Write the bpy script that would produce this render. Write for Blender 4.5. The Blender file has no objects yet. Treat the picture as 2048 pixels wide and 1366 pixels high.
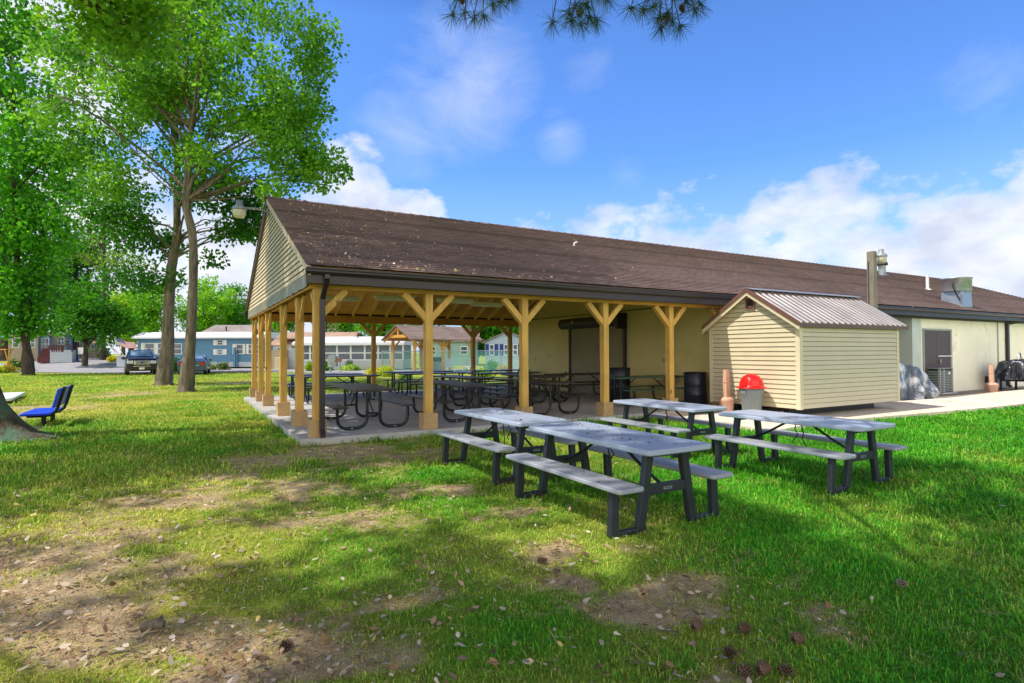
import bpy, bmesh, math, random
import numpy as np
from mathutils import Vector, Matrix
R_ = math.radians
rng = np.random.default_rng(7)
random.seed(7)
scene = bpy.context.scene
COL = scene.collection

# ------------------------------------------------------------------ survey of the site
F, PITCH, ROLL, YAW = 1141.1, .0182, -.0042, .5202       # lens in px of a 2048 wide frame, camera attitude, building yaw
CZ = 1.519                                              # eye height
PX, PY = -3.3425, 9.5589                                # front left corner post of the pavilion
CY_, SY_ = math.cos(YAW), math.sin(YAW)

def ray(u, v):
    du, dv = u-1024, v-683
    a = du*math.cos(ROLL)+dv*math.sin(ROLL); b = -du*math.sin(ROLL)+dv*math.cos(ROLL)
    x, z = a/F, -b/F
    return x, math.cos(PITCH)-z*math.sin(PITCH), math.sin(PITCH)+z*math.cos(PITCH)
def gp(u, v, z=0.):
    d = ray(u, v); t = (z-CZ)/d[2]
    return Vector((d[0]*t, d[1]*t, z))
def dp(u, v, Y):
    d = ray(u, v); t = Y/d[1]
    return Vector((d[0]*t, Y, CZ+d[2]*t))
def W(s, t, z=0.):
    return Vector((PX+s*CY_-t*SY_, PY+s*SY_+t*CY_, z))
def bf(p):
    x, y = p[0]-PX, p[1]-PY
    return x*CY_+y*SY_, -x*SY_+y*CY_
def sstep(x):
    x = np.clip(x, 0, 1); return x*x*(3-2*x)
def H(x, y):
    """terrain: flat lawn that rises a little towards the far left houses"""
    x = np.asarray(x, float); y = np.asarray(y, float)
    return .95*sstep((-x-26)/16)*sstep((y-50)/16)

# ------------------------------------------------------------------ small helpers
def lin(c):
    c = c/255.
    return c/12.92 if c <= .04045 else ((c+.055)/1.055)**2.4
def rgb(r, g, b): return (lin(r), lin(g), lin(b), 1)

class MB:
    """collects shapes, then links them as one mesh object"""
    def __init__(s): s.v = []; s.f = []; s.m = []; s.sm = []
    def add(s, vs, fs, mi=0, sm=False):
        o = len(s.v); s.v.extend([tuple(p) for p in vs])
        for f in fs: s.f.append(tuple(i+o for i in f)); s.m.append(mi); s.sm.append(sm)
        return s
    def box(s, x0, y0, z0, x1, y1, z1, mi=0):
        vs = [(x, y, z) for z in (z0, z1) for y in (y0, y1) for x in (x0, x1)]
        return s.add(vs, [(0,2,3,1),(4,5,7,6),(0,1,5,4),(2,6,7,3),(0,4,6,2),(1,3,7,5)], mi)
    def bar(s, a, b, w, h, up=(0,0,1), mi=0):
        a = Vector(a); b = Vector(b); d = (b-a).normalized(); up = Vector(up)
        sd = d.cross(up)
        if sd.length < 1e-4: sd = d.cross(Vector((1,0,0)))
        sd.normalize(); u2 = sd.cross(d).normalized()
        vs = [p+sd*(i*w/2)+u2*(j*h/2) for p in (a, b) for j in (-1,1) for i in (-1,1)]
        return s.add(vs, [(0,2,3,1),(4,5,7,6),(0,1,5,4),(2,6,7,3),(0,4,6,2),(1,3,7,5)], mi)
    def tube(s, pts, r, n=10, mi=0, caps=True):
        pts = [Vector(p) for p in pts]; k = len(pts)
        rs = r if hasattr(r, '__len__') else [r]*k
        t0 = (pts[1]-pts[0]).normalized()
        ref = Vector((0,0,1)) if abs(t0.z) < .9 else Vector((1,0,0))
        nrm = t0.cross(ref).normalized(); vs = []
        for i in range(k):
            t = (pts[min(i+1,k-1)]-pts[max(i-1,0)]).normalized()
            nrm = (nrm-t*nrm.dot(t)).normalized(); bn = t.cross(nrm)
            for j in range(n):
                a = 2*math.pi*j/n
                vs.append(pts[i]+(nrm*math.cos(a)+bn*math.sin(a))*rs[i])
        fs = [(i*n+j, i*n+(j+1)%n, (i+1)*n+(j+1)%n, (i+1)*n+j) for i in range(k-1) for j in range(n)]
        s.add(vs, fs, mi, True)
        if caps:
            s.add(vs[:n], [tuple(range(n))[::-1]], mi); s.add(vs[-n:], [tuple(range(n))], mi)
        return s
    def lathe(s, prof, c=(0,0,0), n=24, mi=0, sm=True):
        vs = [(c[0]+r*math.cos(2*math.pi*j/n), c[1]+r*math.sin(2*math.pi*j/n), c[2]+z) for r, z in prof for j in range(n)]
        k = len(prof)
        fs = [(i*n+j, i*n+(j+1)%n, (i+1)*n+(j+1)%n, (i+1)*n+j) for i in range(k-1) for j in range(n)]
        return s.add(vs, fs, mi, sm)
    def prism(s, poly, vec, mi=0):
        vec = Vector(vec); a = [Vector(p) for p in poly]; n = len(a)
        vs = a+[p+vec for p in a]
        fs = [tuple(range(n))[::-1], tuple(range(n, 2*n))]+[(i, (i+1)%n, n+(i+1)%n, n+i) for i in range(n)]
        return s.add(vs, fs, mi)
    def rslab(s, cx, cy, wx, wy, z0, z1, r=.05, mi=0, e=.008):
        """slab with rounded corners and a small rounded edge"""
        rings = []
        for z, ins in ((z0, e), (z0+e, 0), (z1-e, 0), (z1, e)):
            ring = []
            for qx, qy, a0 in ((1,1,0),(-1,1,90),(-1,-1,180),(1,-1,270)):
                for k in range(5):
                    a = R_(a0+90*k/4); rr = r-ins
                    ring.append((cx+qx*(wx/2-r)+rr*math.cos(a), cy+qy*(wy/2-r)+rr*math.sin(a), z))
            rings.append(ring)
        n = len(rings[0]); vs = [p for g in rings for p in g]
        fs = [(i*n+j, i*n+(j+1)%n, (i+1)*n+(j+1)%n, (i+1)*n+j) for i in range(3) for j in range(n)]
        fs += [tuple(range(n))[::-1], tuple(range(3*n, 4*n))]
        return s.add(vs, fs, mi)
    def build(s, name, mat, parent=None, bevel=0, smooth_angle=None):
        me = bpy.data.meshes.new(name); me.from_pydata(s.v, [], s.f)
        for mm in (mat if isinstance(mat, (list, tuple)) else [mat]): me.materials.append(mm)
        me.polygons.foreach_set('material_index', s.m); me.polygons.foreach_set('use_smooth', s.sm)
        me.update()
        o = bpy.data.objects.new(name, me); COL.objects.link(o)
        if parent is not None: o.parent = parent
        if bevel:
            b = o.modifiers.new('edge', 'BEVEL'); b.width = bevel; b.segments = 2; b.limit_method = 'ANGLE'
            b.angle_limit = R_(40)
        return o

def npmesh(name, co, faces, mat, parent=None, col=None, smooth=False):
    me = bpy.data.meshes.new(name)
    co = np.ascontiguousarray(co, np.float32); faces = np.ascontiguousarray(faces, np.int32)
    m, k = faces.shape
    me.vertices.add(len(co)); me.vertices.foreach_set('co', co.ravel())
    me.loops.add(m*k); me.loops.foreach_set('vertex_index', faces.ravel())
    me.polygons.add(m); me.polygons.foreach_set('loop_start', np.arange(0, m*k, k, dtype=np.int32))
    if smooth: me.polygons.foreach_set('use_smooth', np.ones(m, bool))
    me.update(calc_edges=True)
    if col is not None:
        a = me.color_attributes.new('Col', 'FLOAT_COLOR', 'POINT')
        c4 = np.ones((len(co), 4), np.float32); c4[:, :3] = col
        a.data.foreach_set('color', c4.ravel())
    me.materials.append(mat)
    o = bpy.data.objects.new(name, me); COL.objects.link(o)
    if parent is not None: o.parent = parent
    return o

def tag(o, label=None, cat=None, group=None, kind=None):
    if label: o['label'] = label
    if cat: o['category'] = cat
    if group: o['group'] = group
    if kind: o['kind'] = kind
    return o
def thing(name, label, cat, loc=(0,0,0), rz=0., group=None):
    o = bpy.data.objects.new(name, None); COL.objects.link(o); o.empty_display_size = .2
    o.location = loc; o.rotation_euler = (0, 0, rz)
    return tag(o, label, cat, group)
def copy_tree(o, parent=None):
    c = o.copy(); COL.objects.link(c); c.parent = parent
    for ch in list(o.children): copy_tree(ch, c)
    return c

# ------------------------------------------------------------------ materials
def nodes_of(name):
    m = bpy.data.materials.new(name); m.use_nodes = True
    nt = m.node_tree; b = nt.nodes['Principled BSDF']
    return m, nt, b
def nd(nt, t, **kw):
    n = nt.nodes.new(t)
    for k, v in kw.items(): setattr(n, k, v)
    return n
def coords(nt, stretch=(1,1,1), rand=True, kind='Object'):
    tc = nd(nt, 'ShaderNodeTexCoord'); mp = nd(nt, 'ShaderNodeMapping')
    mp.inputs['Scale'].default_value = stretch
    nt.links.new(tc.outputs[kind], mp.inputs['Vector'])
    if rand:
        oi = nd(nt, 'ShaderNodeObjectInfo'); ml = nd(nt, 'ShaderNodeMath', operation='MULTIPLY'); ml.inputs[1].default_value = 37.
        nt.links.new(oi.outputs['Random'], ml.inputs[0]); nt.links.new(ml.outputs[0], mp.inputs['Location'])
    return mp.outputs['Vector']
def noise(nt, vec, scale, detail=4, rough=.55):
    n = nd(nt, 'ShaderNodeTexNoise'); n.inputs['Scale'].default_value = scale
    n.inputs['Detail'].default_value = detail; n.inputs['Roughness'].default_value = rough
    nt.links.new(vec, n.inputs['Vector']); return n.outputs['Fac']
def ramp(nt, fac, stops):
    r = nd(nt, 'ShaderNodeValToRGB'); e = r.color_ramp.elements
    while len(e) < len(stops): e.new(.5)
    for i, (p, c) in enumerate(stops): e[i].position = p; e[i].color = c
    nt.links.new(fac, r.inputs['Fac']); return r.outputs['Color']
def mixc(nt, fac, a, b, mode='MIX'):
    n = nd(nt, 'ShaderNodeMix', data_type='RGBA', blend_type=mode)
    for sock, val in ((n.inputs[0], fac), (n.inputs[6], a), (n.inputs[7], b)):
        if hasattr(val, 'is_linked') or hasattr(val, 'links'): nt.links.new(val, sock)
        else: sock.default_value = val
    return n.outputs[2]
def bump(nt, b, h, strength, dist=.02):
    n = nd(nt, 'ShaderNodeBump'); n.inputs['Strength'].default_value = strength; n.inputs['Distance'].default_value = dist
    nt.links.new(h, n.inputs['Height']); nt.links.new(n.outputs['Normal'], b.inputs['Normal'])
def sc(c, k): return (min(c[0]*k,1), min(c[1]*k,1), min(c[2]*k,1), 1)

def surf(name, c, rough=.6, var=.25, scale=3., stretch=(1,1,1), bmp=0., bscale=60., metal=0., c2=None, dirt=None, spec=None, detail=5):
    """general weathered surface: two scales of tone variation, optional dirt patches, fine bump"""
    m, nt, b = nodes_of(name)
    vec = coords(nt, stretch)
    n1 = noise(nt, vec, scale, detail)
    n2 = noise(nt, vec, scale*7.3, 4)
    hi = c2 if c2 else sc(c, 1+var); lo = sc(c, 1-var)
    col = ramp(nt, n1, [(.3, lo), (.7, hi)])
    col = mixc(nt, .35*min(1, var*3), col, ramp(nt, n2, [(.3, sc(c, .75)), (.7, sc(c, 1.2))]))
    if dirt:
        n3 = noise(nt, vec, dirt[1], 6, .7)
        msk = ramp(nt, n3, [(dirt[2], (0,0,0,1)), (min(1, dirt[2]+.18), (1,1,1,1))])
        col = mixc(nt, msk, col, dirt[0])
    nt.links.new(col, b.inputs['Base Color'])
    rr = nd(nt, 'ShaderNodeMapRange'); rr.inputs[3].default_value = max(.02, rough-.12); rr.inputs[4].default_value = min(1, rough+.12)
    nt.links.new(n1, rr.inputs[0]); nt.links.new(rr.outputs[0], b.inputs['Roughness'])
    b.inputs['Metallic'].default_value = metal
    if spec is not None: b.inputs['Specular IOR Level'].default_value = spec
    if bmp: bump(nt, b, noise(nt, vec, bscale, 5, .6), bmp)
    return m

def wood(name, c, axis='z', var=.42, knots=True, rough=.7, grain=26.):
    """sawn timber: grain lines along one axis, a few knots"""
    m, nt, b = nodes_of(name)
    st = {'x': (.06,1,1), 'y': (1,.06,1), 'z': (1,1,.06)}[axis]
    vec = coords(nt, st); v0 = coords(nt)
    g = noise(nt, vec, grain, 6, .6); big = noise(nt, v0, 1.3, 3)
    col = ramp(nt, g, [(.28, sc(c, 1-var)), (.52, c), (.75, sc(c, 1+var*.7))])
    col = mixc(nt, .5, col, ramp(nt, big, [(.3, sc(c, .6)), (.7, sc(c, 1.25))]))
    if knots:
        vo = nd(nt, 'ShaderNodeTexVoronoi'); vo.inputs['Scale'].default_value = 3.4
        ks = coords(nt, {'x': (.55,1,1), 'y': (1,.55,1), 'z': (1,1,.55)}[axis])
        nt.links.new(ks, vo.inputs['Vector'])
        kn = ramp(nt, vo.outputs['Distance'], [(.07, (1,1,1,1)), (.13, (0,0,0,1))])
        col = mixc(nt, kn, col, sc(c, .3))
    nt.links.new(col, b.inputs['Base Color']); b.inputs['Roughness'].default_value = rough
    bump(nt, b, g, .25, .006)
    return m

def leafmat(name, trans=.35, rough=.5):
    m, nt, b = nodes_of(name)
    at = nd(nt, 'ShaderNodeAttribute', attribute_name='Col')
    nt.links.new(at.outputs['Color'], b.inputs['Base Color']); b.inputs['Roughness'].default_value = rough
    b.inputs['Specular IOR Level'].default_value = .3
    tr = nd(nt, 'ShaderNodeBsdfTranslucent'); mx = nd(nt, 'ShaderNodeMixShader'); mx.inputs[0].default_value = trans
    br = mixc(nt, 1., at.outputs['Color'], (1.7,1.6,.8,1), 'MULTIPLY')
    nt.links.new(br, tr.inputs['Color'])
    nt.links.new(b.outputs[0], mx.inputs[1]); nt.links.new(tr.outputs[0], mx.inputs[2])
    nt.links.new(mx.outputs[0], nt.nodes['Material Output'].inputs['Surface'])
    return m

def shingles(name, c, roww=.3, rowh=.135):
    m, nt, b = nodes_of(name)
    vec = coords(nt, rand=False)
    br = nd(nt, 'ShaderNodeTexBrick'); br.offset = .5; br.inputs['Scale'].default_value = 1
    br.inputs['Brick Width'].default_value = roww; br.inputs['Row Height'].default_value = rowh
    br.inputs['Mortar Size'].default_value = .012; br.inputs['Color1'].default_value = sc(c, 1.4); br.inputs['Color2'].default_value = sc(c, .55)
    br.inputs['Mortar'].default_value = sc(c, .25); br.inputs['Bias'].default_value = -.1
    nt.links.new(vec, br.inputs['Vector'])
    n1 = noise(nt, vec, .35, 5); n2 = noise(nt, vec, 55., 3)
    col = mixc(nt, .32, br.outputs['Color'], ramp(nt, n2, [(.3, sc(c, .6)), (.7, sc(c, 1.45))]))
    col = mixc(nt, .35, col, ramp(nt, n1, [(.3, sc(c, .66)), (.7, sc(c, 1.36))]))
    nt.links.new(col, b.inputs['Base Color']); b.inputs['Roughness'].default_value = .85
    bump(nt, b, n2, .4, .006)
    return m

def bark(name, c, moss=None, mossfac=.55):
    m, nt, b = nodes_of(name)
    vec = coords(nt, (1,1,.16)); v0 = coords(nt)
    n1 = noise(nt, vec, 9., 8, .7); n2 = noise(nt, v0, 1.2, 4)
    col = ramp(nt, n1, [(.36, sc(c, .16)), (.5, sc(c, .7)), (.68, sc(c, 1.5))])
    if moss:
        n3 = noise(nt, v0, 2.6, 7, .7)
        col = mixc(nt, ramp(nt, n3, [(mossfac-.06, (0,0,0,1)), (mossfac+.1, (1,1,1,1))]), col, mixc(nt, n1, sc(moss,.6), sc(moss,1.4)))
    col = mixc(nt, .3, col, ramp(nt, n2, [(.3, sc(c,.6)), (.7, sc(c,1.3))]))
    nt.links.new(col, b.inputs['Base Color']); b.inputs['Roughness'].default_value = .9
    bump(nt, b, n1, 1., .09)
    return m

def glassmat(name, c, rough=.08):
    m, nt, b = nodes_of(name)
    vec = coords(nt, kind='Object'); n1 = noise(nt, vec, .8, 3)
    nt.links.new(ramp(nt, n1, [(.3, sc(c,.5)), (.7, sc(c,1.6))]), b.inputs['Base Color'])
    b.inputs['Roughness'].default_value = rough; b.inputs['Specular IOR Level'].default_value = .8
    return m

M = {}
M['post']   = wood('pine_post', rgb(216,170,86), 'z')
M['beam']   = wood('pine_beam', rgb(222,160,72), 'x')
M['beamy']  = wood('pine_beam_cross', rgb(222,160,72), 'y')
M['rafter'] = wood('rafter_wood', rgb(252,206,128), 'y', var=.2)
M['deck']   = wood('roof_deck_wood', rgb(250,178,96), 'x', var=.3, knots=False)
M['base']   = wood('base_wood', rgb(186,152,106), 'y', var=.25, knots=False, grain=14)
M['shingle']= shingles('roof_shingles', rgb(130,108,104))
M['trim']   = surf('brown_trim', rgb(54,42,42), .4, .15, 2)
M['gutter'] = surf('gutter_metal', rgb(44,35,37), .35, .15, 2)
M['siding'] = surf('olive_siding', rgb(214,192,152), .5, .12, .8, dirt=(rgb(206,198,170), .7, .58))
M['band']   = surf('dented_band_metal', rgb(146,136,112), .42, .2, 1.2, metal=.08)
M['stucco'] = surf('tan_stucco', rgb(222,202,136), .9, .1, .8, bmp=.5, bscale=14, dirt=(rgb(180,160,100), 1.6, .58))
M['stuccow']= surf('cream_stucco', rgb(248,243,222), .9, .07, .7, bmp=.7, bscale=9, dirt=(rgb(190,180,140), 1.3, .6))
M['panel']  = surf('gable_panel', rgb(208,188,122), .8, .1, .9)
M['slab']   = surf('slab_concrete', rgb(182,178,174), .85, .13, .9, bmp=.12, bscale=90, dirt=(rgb(112,106,100), 2.2, .6))
M['path']   = surf('path_concrete', rgb(232,216,194), .9, .12, .6, bmp=.12, bscale=80, dirt=(rgb(176,152,128), 1.1, .55))
M['asphalt']= surf('road_asphalt', rgb(158,154,158), .9, .12, .25, bmp=.3, bscale=60)
M['gravel'] = surf('gravel_bed', rgb(150,140,128), .95, .35, 18, bmp=1., bscale=28)
M['shutter']= surf('roll_shutter_metal', rgb(168,154,120), .45, .12, 1.5)
M['black']  = surf('black_paint', rgb(24,23,26), .42, .3, 6)
M['drum']   = surf('shutter_housing', rgb(62,58,58), .5, .25, 3)
M['door']   = surf('brown_door', rgb(82,64,66), .5, .12, 1.)
M['steel']  = surf('galvanised_steel', rgb(166,172,178), .38, .18, 4, metal=.7)
M['chrome'] = surf('bright_steel', rgb(206,206,206), .2, .05, 4, metal=.9)
M['white']  = surf('white_paint', rgb(228,228,224), .5, .06, 2)
M['lampg']  = surf('lamp_grey', rgb(150,156,160), .45, .15, 5, metal=.3)
M['diff']   = surf('lamp_diffuser', rgb(214,208,190), .35, .1, 8)
M['shed']   = surf('shed_siding', rgb(208,194,164), .48, .07, .9, dirt=(rgb(186,174,134), .9, .58))
M['gap'] = surf('lap_painted_shade', rgb(120,110,86), .8, .1, 2)  # dark undersides of the shed laps: lap shadow put into the colour
M['lapshadeg'] = surf('gable_lap_painted_shade', rgb(110,104,84), .8, .1, 2)  # gable laps likewise: shade below each board painted as a darker tone
M['shedtrim']=surf('shed_corner_trim', rgb(216,203,172), .5, .05, 2)
M['shedroof']=surf('ribbed_roof_metal', rgb(178,168,162), .34, .1, 1.2, metal=.5)
M['shedbrown']=surf('shed_brown_trim', rgb(112,78,66), .45, .12, 3)
M['vent']   = surf('vent_brown', rgb(128,92,84), .5, .1, 4)
M['top']    = surf('grey_table_plastic', rgb(166,178,198), .34, .05, 5, c2=rgb(172,184,202))
M['seat']   = surf('grey_seat_plastic', rgb(158,162,170), .45, .06, 5, dirt=(rgb(126,124,122), 4., .6))
M['leg']    = surf('charcoal_leg_plastic', rgb(40,44,50), .45, .2, 6)
M['dark']   = surf('dark_coated_steel', rgb(52,44,44), .36, .25, 9, bmp=.3, bscale=170)
M['pipe']   = surf('black_pipe', rgb(22,22,26), .3, .25, 6)
M['bluetop']= surf('blue_coated_steel', rgb(34,58,142), .35, .2, 6)
M['greentop']=surf('green_coated_steel', rgb(66,96,84), .4, .2, 6)
M['bench']  = surf('bench_blue', rgb(20,70,236), .38, .12, 5)
M['red']    = surf('red_plastic', rgb(214,26,24), .32, .08, 4)
M['bin']    = surf('grey_bin_plastic', rgb(118,128,134), .5, .08, 4)
M['barrel'] = surf('dark_barrel', rgb(34,38,54), .4, .2, 4)
M['terra']  = surf('terracotta_plastic', rgb(204,160,138), .6, .08, 5)
M['ac']     = surf('ac_casing', rgb(150,156,152), .45, .1, 3)
M['oldwood']= wood('old_pole_wood', rgb(136,128,112), 'z', var=.45)
M['tarp']   = surf('silver_tarp', rgb(186,186,188), .3, .22, 2.6, metal=.25, dirt=(rgb(78,86,106), 1.5, .5), bmp=.5, bscale=9)
def tarpmat():
    m, nt, b = nodes_of('silver_tarpaulin'); vec = coords(nt, rand=False)
    sx = nd(nt, 'ShaderNodeSeparateXYZ'); nt.links.new(vec, sx.inputs[0])
    n1 = noise(nt, vec, 2.2, 5); n2 = noise(nt, vec, 2.6, 5, .6)
    a = nd(nt, 'ShaderNodeMath', operation='MULTIPLY_ADD'); a.inputs[1].default_value = .9; nt.links.new(n1, a.inputs[0]); nt.links.new(sx.outputs[2], a.inputs[2])
    lo = ramp(nt, n2, [(.35, rgb(44,54,78)), (.5, rgb(92,98,112)), (.62, rgb(196,198,202))])
    hi = ramp(nt, n2, [(.3, rgb(150,148,144)), (.6, rgb(206,206,208))])
    nt.links.new(mixc(nt, ramp(nt, a.outputs[0], [(1.0, (0,0,0,1)), (1.16, (1,1,1,1))]), lo, hi), b.inputs['Base Color'])
    b.inputs['Roughness'].default_value = .34; bump(nt, b, n2, .5, .04); return m
M['tarp'] = tarpmat()
M['blacktarp']=surf('black_cover', rgb(38,40,50), .3, .3, 5, bmp=.4, bscale=14)
M['leaf']   = leafmat('tree_leaf', .46)
M['needle'] = leafmat('pine_needle', .12, .45)
M['blade']  = leafmat('grass_blade', .3, .55)
M['litter'] = leafmat('fallen_leaf', .1, .7)
M['bark']   = bark('grey_bark', rgb(128,114,98), rgb(92,102,66), .58)
M['barkmoss']=bark('mossy_bark', rgb(104,86,68), rgb(92,136,112), .47)
M['barkdark']=bark('dark_bark', rgb(84,72,60))
M['glass']  = glassmat('window_glass', rgb(70,84,96))
M['carglass']= glassmat('car_glass', rgb(120,150,178), .05)

WHITE = M['white']

# ------------------------------------------------------------------ lawn: soil mask shared by ground sheet, grass and litter
def vnoise(x, y, seed=0):
    def h(i, j):
        n = (i*374761393+j*668265263+seed*69069) & 0xffffffff
        n = ((n ^ (n >> 13))*1274126177) & 0xffffffff
        return ((n ^ (n >> 16)) & 0xffff)/65535.
    x = np.asarray(x, float); y = np.asarray(y, float)
    i = np.floor(x).astype(np.int64); j = np.floor(y).astype(np.int64)
    fx = x-i; fy = y-j; fx = fx*fx*(3-2*fx); fy = fy*fy*(3-2*fy)
    return (h(i,j)*(1-fx)+h(i+1,j)*fx)*(1-fy)+(h(i,j+1)*(1-fx)+h(i+1,j+1)*fx)*fy
def fbm(x, y, seed=0, o=4):
    t = 0; a = .5
    for k in range(o):
        t = t+a*vnoise(x*2**k, y*2**k, seed+k); a *= .5
    return t/(1-.5**o)
# worn patches: centre and half width / half depth in metres
PATCH = []
for u, v, ru, rv, st in [(60,1120,360,110,1.25),(230,1250,460,80,1.15),(430,985,320,42,1.),(120,1010,260,40,.45),(640,1040,200,40,.7),(240,788,90,14,.8),
        (50,822,130,22,1.),(650,905,170,34,1.25),(800,925,90,26,.9),(890,990,60,22,1.),(560,880,90,24,.6),(1015,1025,60,18,1.),(1120,1105,150,30,1.),
        (1280,1200,150,45,1.),(960,1180,180,40,.5),(1540,1280,150,30,.8),(1943,1290,50,22,1.2),(1700,1345,220,40,.75),(300,1340,420,46,1.),
        (1050,870,80,18,.8),(480,765,60,8,.9),(1300,960,50,16,.5),(700,1180,160,40,.55),(330,905,120,20,.4),(1480,1345,140,40,.7)]:
    c = gp(u, v); PATCH.append((c.x, c.y, ru/F*c.y, rv*c.y*c.y/(F*CZ), st))
def soil(x, y):
    x = np.asarray(x, float); y = np.asarray(y, float)
    wx = x+.9*(fbm(x*.8, y*.8, 3)-.5)*2; wy = y+.9*(fbm(x*.8, y*.8, 11)-.5)*2
    s = np.zeros_like(x)
    for cx, cy, a, b, st in PATCH:
        d2 = ((wx-cx)/a)**2+((wy-cy)/b)**2
        s = np.maximum(s, st*np.exp(-d2*.8))
    n = fbm(x*1.7, y*1.7, 21); n2 = fbm(x*6, y*6, 31)
    return np.clip(s*.86+(n-.5)*1.1+(n2-.5)*1.1-.15, 0, 1)
def dry(x, y):
    """0 lush .. 1 straw coloured"""
    x = np.asarray(x, float); y = np.asarray(y, float)
    lush = sstep((x-.15*y+.2)/2.6)
    far = sstep((y-9)/6)*sstep((-x+2)/5)*.7
    return np.clip(.36*(1-lush)+.03+far*.42+.3*sstep((-x+.3)/1.5)*sstep((6.5-y)/2)+(fbm(x*.9, y*.9, 41)-.5)*1.2, 0, 1)

xs = np.unique(np.concatenate([np.linspace(-8, 9, 110), np.linspace(-30, 30, 90), np.linspace(-120, 120, 70), np.array([-900,-400,-200,200,400,900.])]))
ys = np.unique(np.concatenate([np.linspace(1.5, 14, 110), np.linspace(-6, 40, 80), np.linspace(40, 150, 60), np.array([-300,-60,-20,250,500,1200.])]))
gx, gy = np.meshgrid(xs, ys)
near = np.clip(1-np.hypot(gx, gy-7)/22, 0, 1)
gz = H(gx, gy)+near*(fbm(gx*.7, gy*.7, 51)-.5)*.05-.012
sl = (gy > 9)&(gx > -5)
gz = np.where(sl, np.minimum(gz, -.012), gz)
nx, ny = len(xs), len(ys)
idx = np.arange(nx*ny).reshape(ny, nx)
fc = np.stack([idx[:-1,:-1], idx[:-1,1:], idx[1:,1:], idx[1:,:-1]], -1).reshape(-1, 4)
gsoil = soil(gx, gy)*np.clip(1.6-gy/40, 0, 1); gdry = dry(gx, gy)
gcol = np.stack([gsoil, gdry, near], -1).reshape(-1, 3)

def ground_mat():
    m, nt, b = nodes_of('lawn_ground')
    at = nd(nt, 'ShaderNodeAttribute', attribute_name='Col'); sp = nd(nt, 'ShaderNodeSeparateColor')
    nt.links.new(at.outputs['Color'], sp.inputs[0])
    vec = coords(nt, rand=False)
    n1 = noise(nt, vec, .55, 6, .65); n2 = noise(nt, vec, 9., 6, .7); n3 = noise(nt, vec, 70., 4, .7)
    green = ramp(nt, n1, [(.3, rgb(42,108,16)), (.5, rgb(72,142,24)), (.72, rgb(120,164,42))])
    green = mixc(nt, .5, green, ramp(nt, n2, [(.3, rgb(36,90,12)), (.7, rgb(128,176,46))]))
    straw = ramp(nt, n2, [(.3, rgb(134,140,48)), (.7, rgb(196,190,92))])
    g = mixc(nt, sp.outputs[1], green, straw)
    soilc = ramp(nt, n2, [(.28, rgb(140,114,82)), (.5, rgb(204,176,134)), (.72, rgb(232,210,172))])
    soilc = mixc(nt, .4, soilc, ramp(nt, n3, [(.3, rgb(104,84,62)), (.7, rgb(230,208,174))]))
    e = nd(nt, 'ShaderNodeMath', operation='MULTIPLY_ADD'); e.inputs[1].default_value = .5; e.inputs[2].default_value = -.25
    nt.links.new(n2, e.inputs[0])
    ad = nd(nt, 'ShaderNodeMath', operation='ADD'); nt.links.new(sp.outputs[0], ad.inputs[0]); nt.links.new(e.outputs[0], ad.inputs[1])
    f = ramp(nt, ad.outputs[0], [(.3, (0,0,0,1)), (.62, (1,1,1,1))])
    nt.links.new(mixc(nt, f, g, soilc), b.inputs['Base Color'])
    b.inputs['Roughness'].default_value = .95; b.inputs['Specular IOR Level'].default_value = .1
    bump(nt, b, n3, .9, .03)
    return m
ground = npmesh('ground', np.stack([gx, gy, gz], -1).reshape(-1, 3), fc, ground_mat(), col=gcol, smooth=True)
tag(ground, 'worn green lawn with bare brown soil patches', kind='structure')

def flat(name, pts, z, mat, label, thick=0.):
    mb = MB()
    if thick: mb.prism([(p[0], p[1], z-thick) for p in pts], (0,0,thick))
    else: mb.add([(p[0], p[1], z) for p in pts], [tuple(range(len(pts)))])
    return tag(mb.build(name, mat), label, kind='structure')
def strip(name, a, b, zoff, mat, label, nn=6):
    """sheet between two edge lines that follows the terrain"""
    vs = []; fs = []
    def dense(l):
        out = []
        for p, q in zip(l[:-1], l[1:]):
            for k in range(nn): out.append((p[0]+(q[0]-p[0])*k/nn, p[1]+(q[1]-p[1])*k/nn))
        out.append((l[-1][0], l[-1][1])); return out
    A, B = dense(a), dense(b); k = len(A); rows = 8
    for i in range(k):
        for r in range(rows+1):
            x = A[i][0]+(B[i][0]-A[i][0])*r/rows; y = A[i][1]+(B[i][1]-A[i][1])*r/rows
            vs.append((x, y, float(H(x, y))+zoff))
    for i in range(k-1):
        for r in range(rows):
            q = i*(rows+1)+r; fs.append((q, q+1, q+rows+2, q+rows+1))
    mb = MB(); mb.add(vs, fs); o = mb.build(name, mat)
    return tag(o, label, kind='structure')
G2 = lambda u, v: (gp(u, v).x, gp(u, v).y)
strip('road', [(-120,46.5),(-60,46.3),G2(0,744),G2(240,747),G2(500,744),G2(760,748),(14,42)],
      [(-120,64),(-66,61),(-50,58),(-37,56),G2(500,737),G2(760,740.5),(14,52)], .02, M['asphalt'], 'grey asphalt road crossing behind the lawn')
strip('side_road', [(-49.5,57.9),(-58,70),(-75,100)], [(-37.5,56.2),(-44,66),(-60,100)], .024, M['asphalt'], 'asphalt side road leading back between the small houses')
flat('footpath', [W(7.55,-1.2),W(7.42,-3.3),W(9.4,-2.98),W(12.5,-3.2),W(15.8,-3.42),W(22,-3.6),W(45,-3.9),W(45,-.9),W(22.2,-1.2),W(18.6,-1.5),W(16,-1.3),W(15.9,1.48),W(10.3,1.48),W(10.3,-.14),W(7.7,-.14)],
     .07, M['path'], 'pale concrete footpath around the garden shed', .2)
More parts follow.
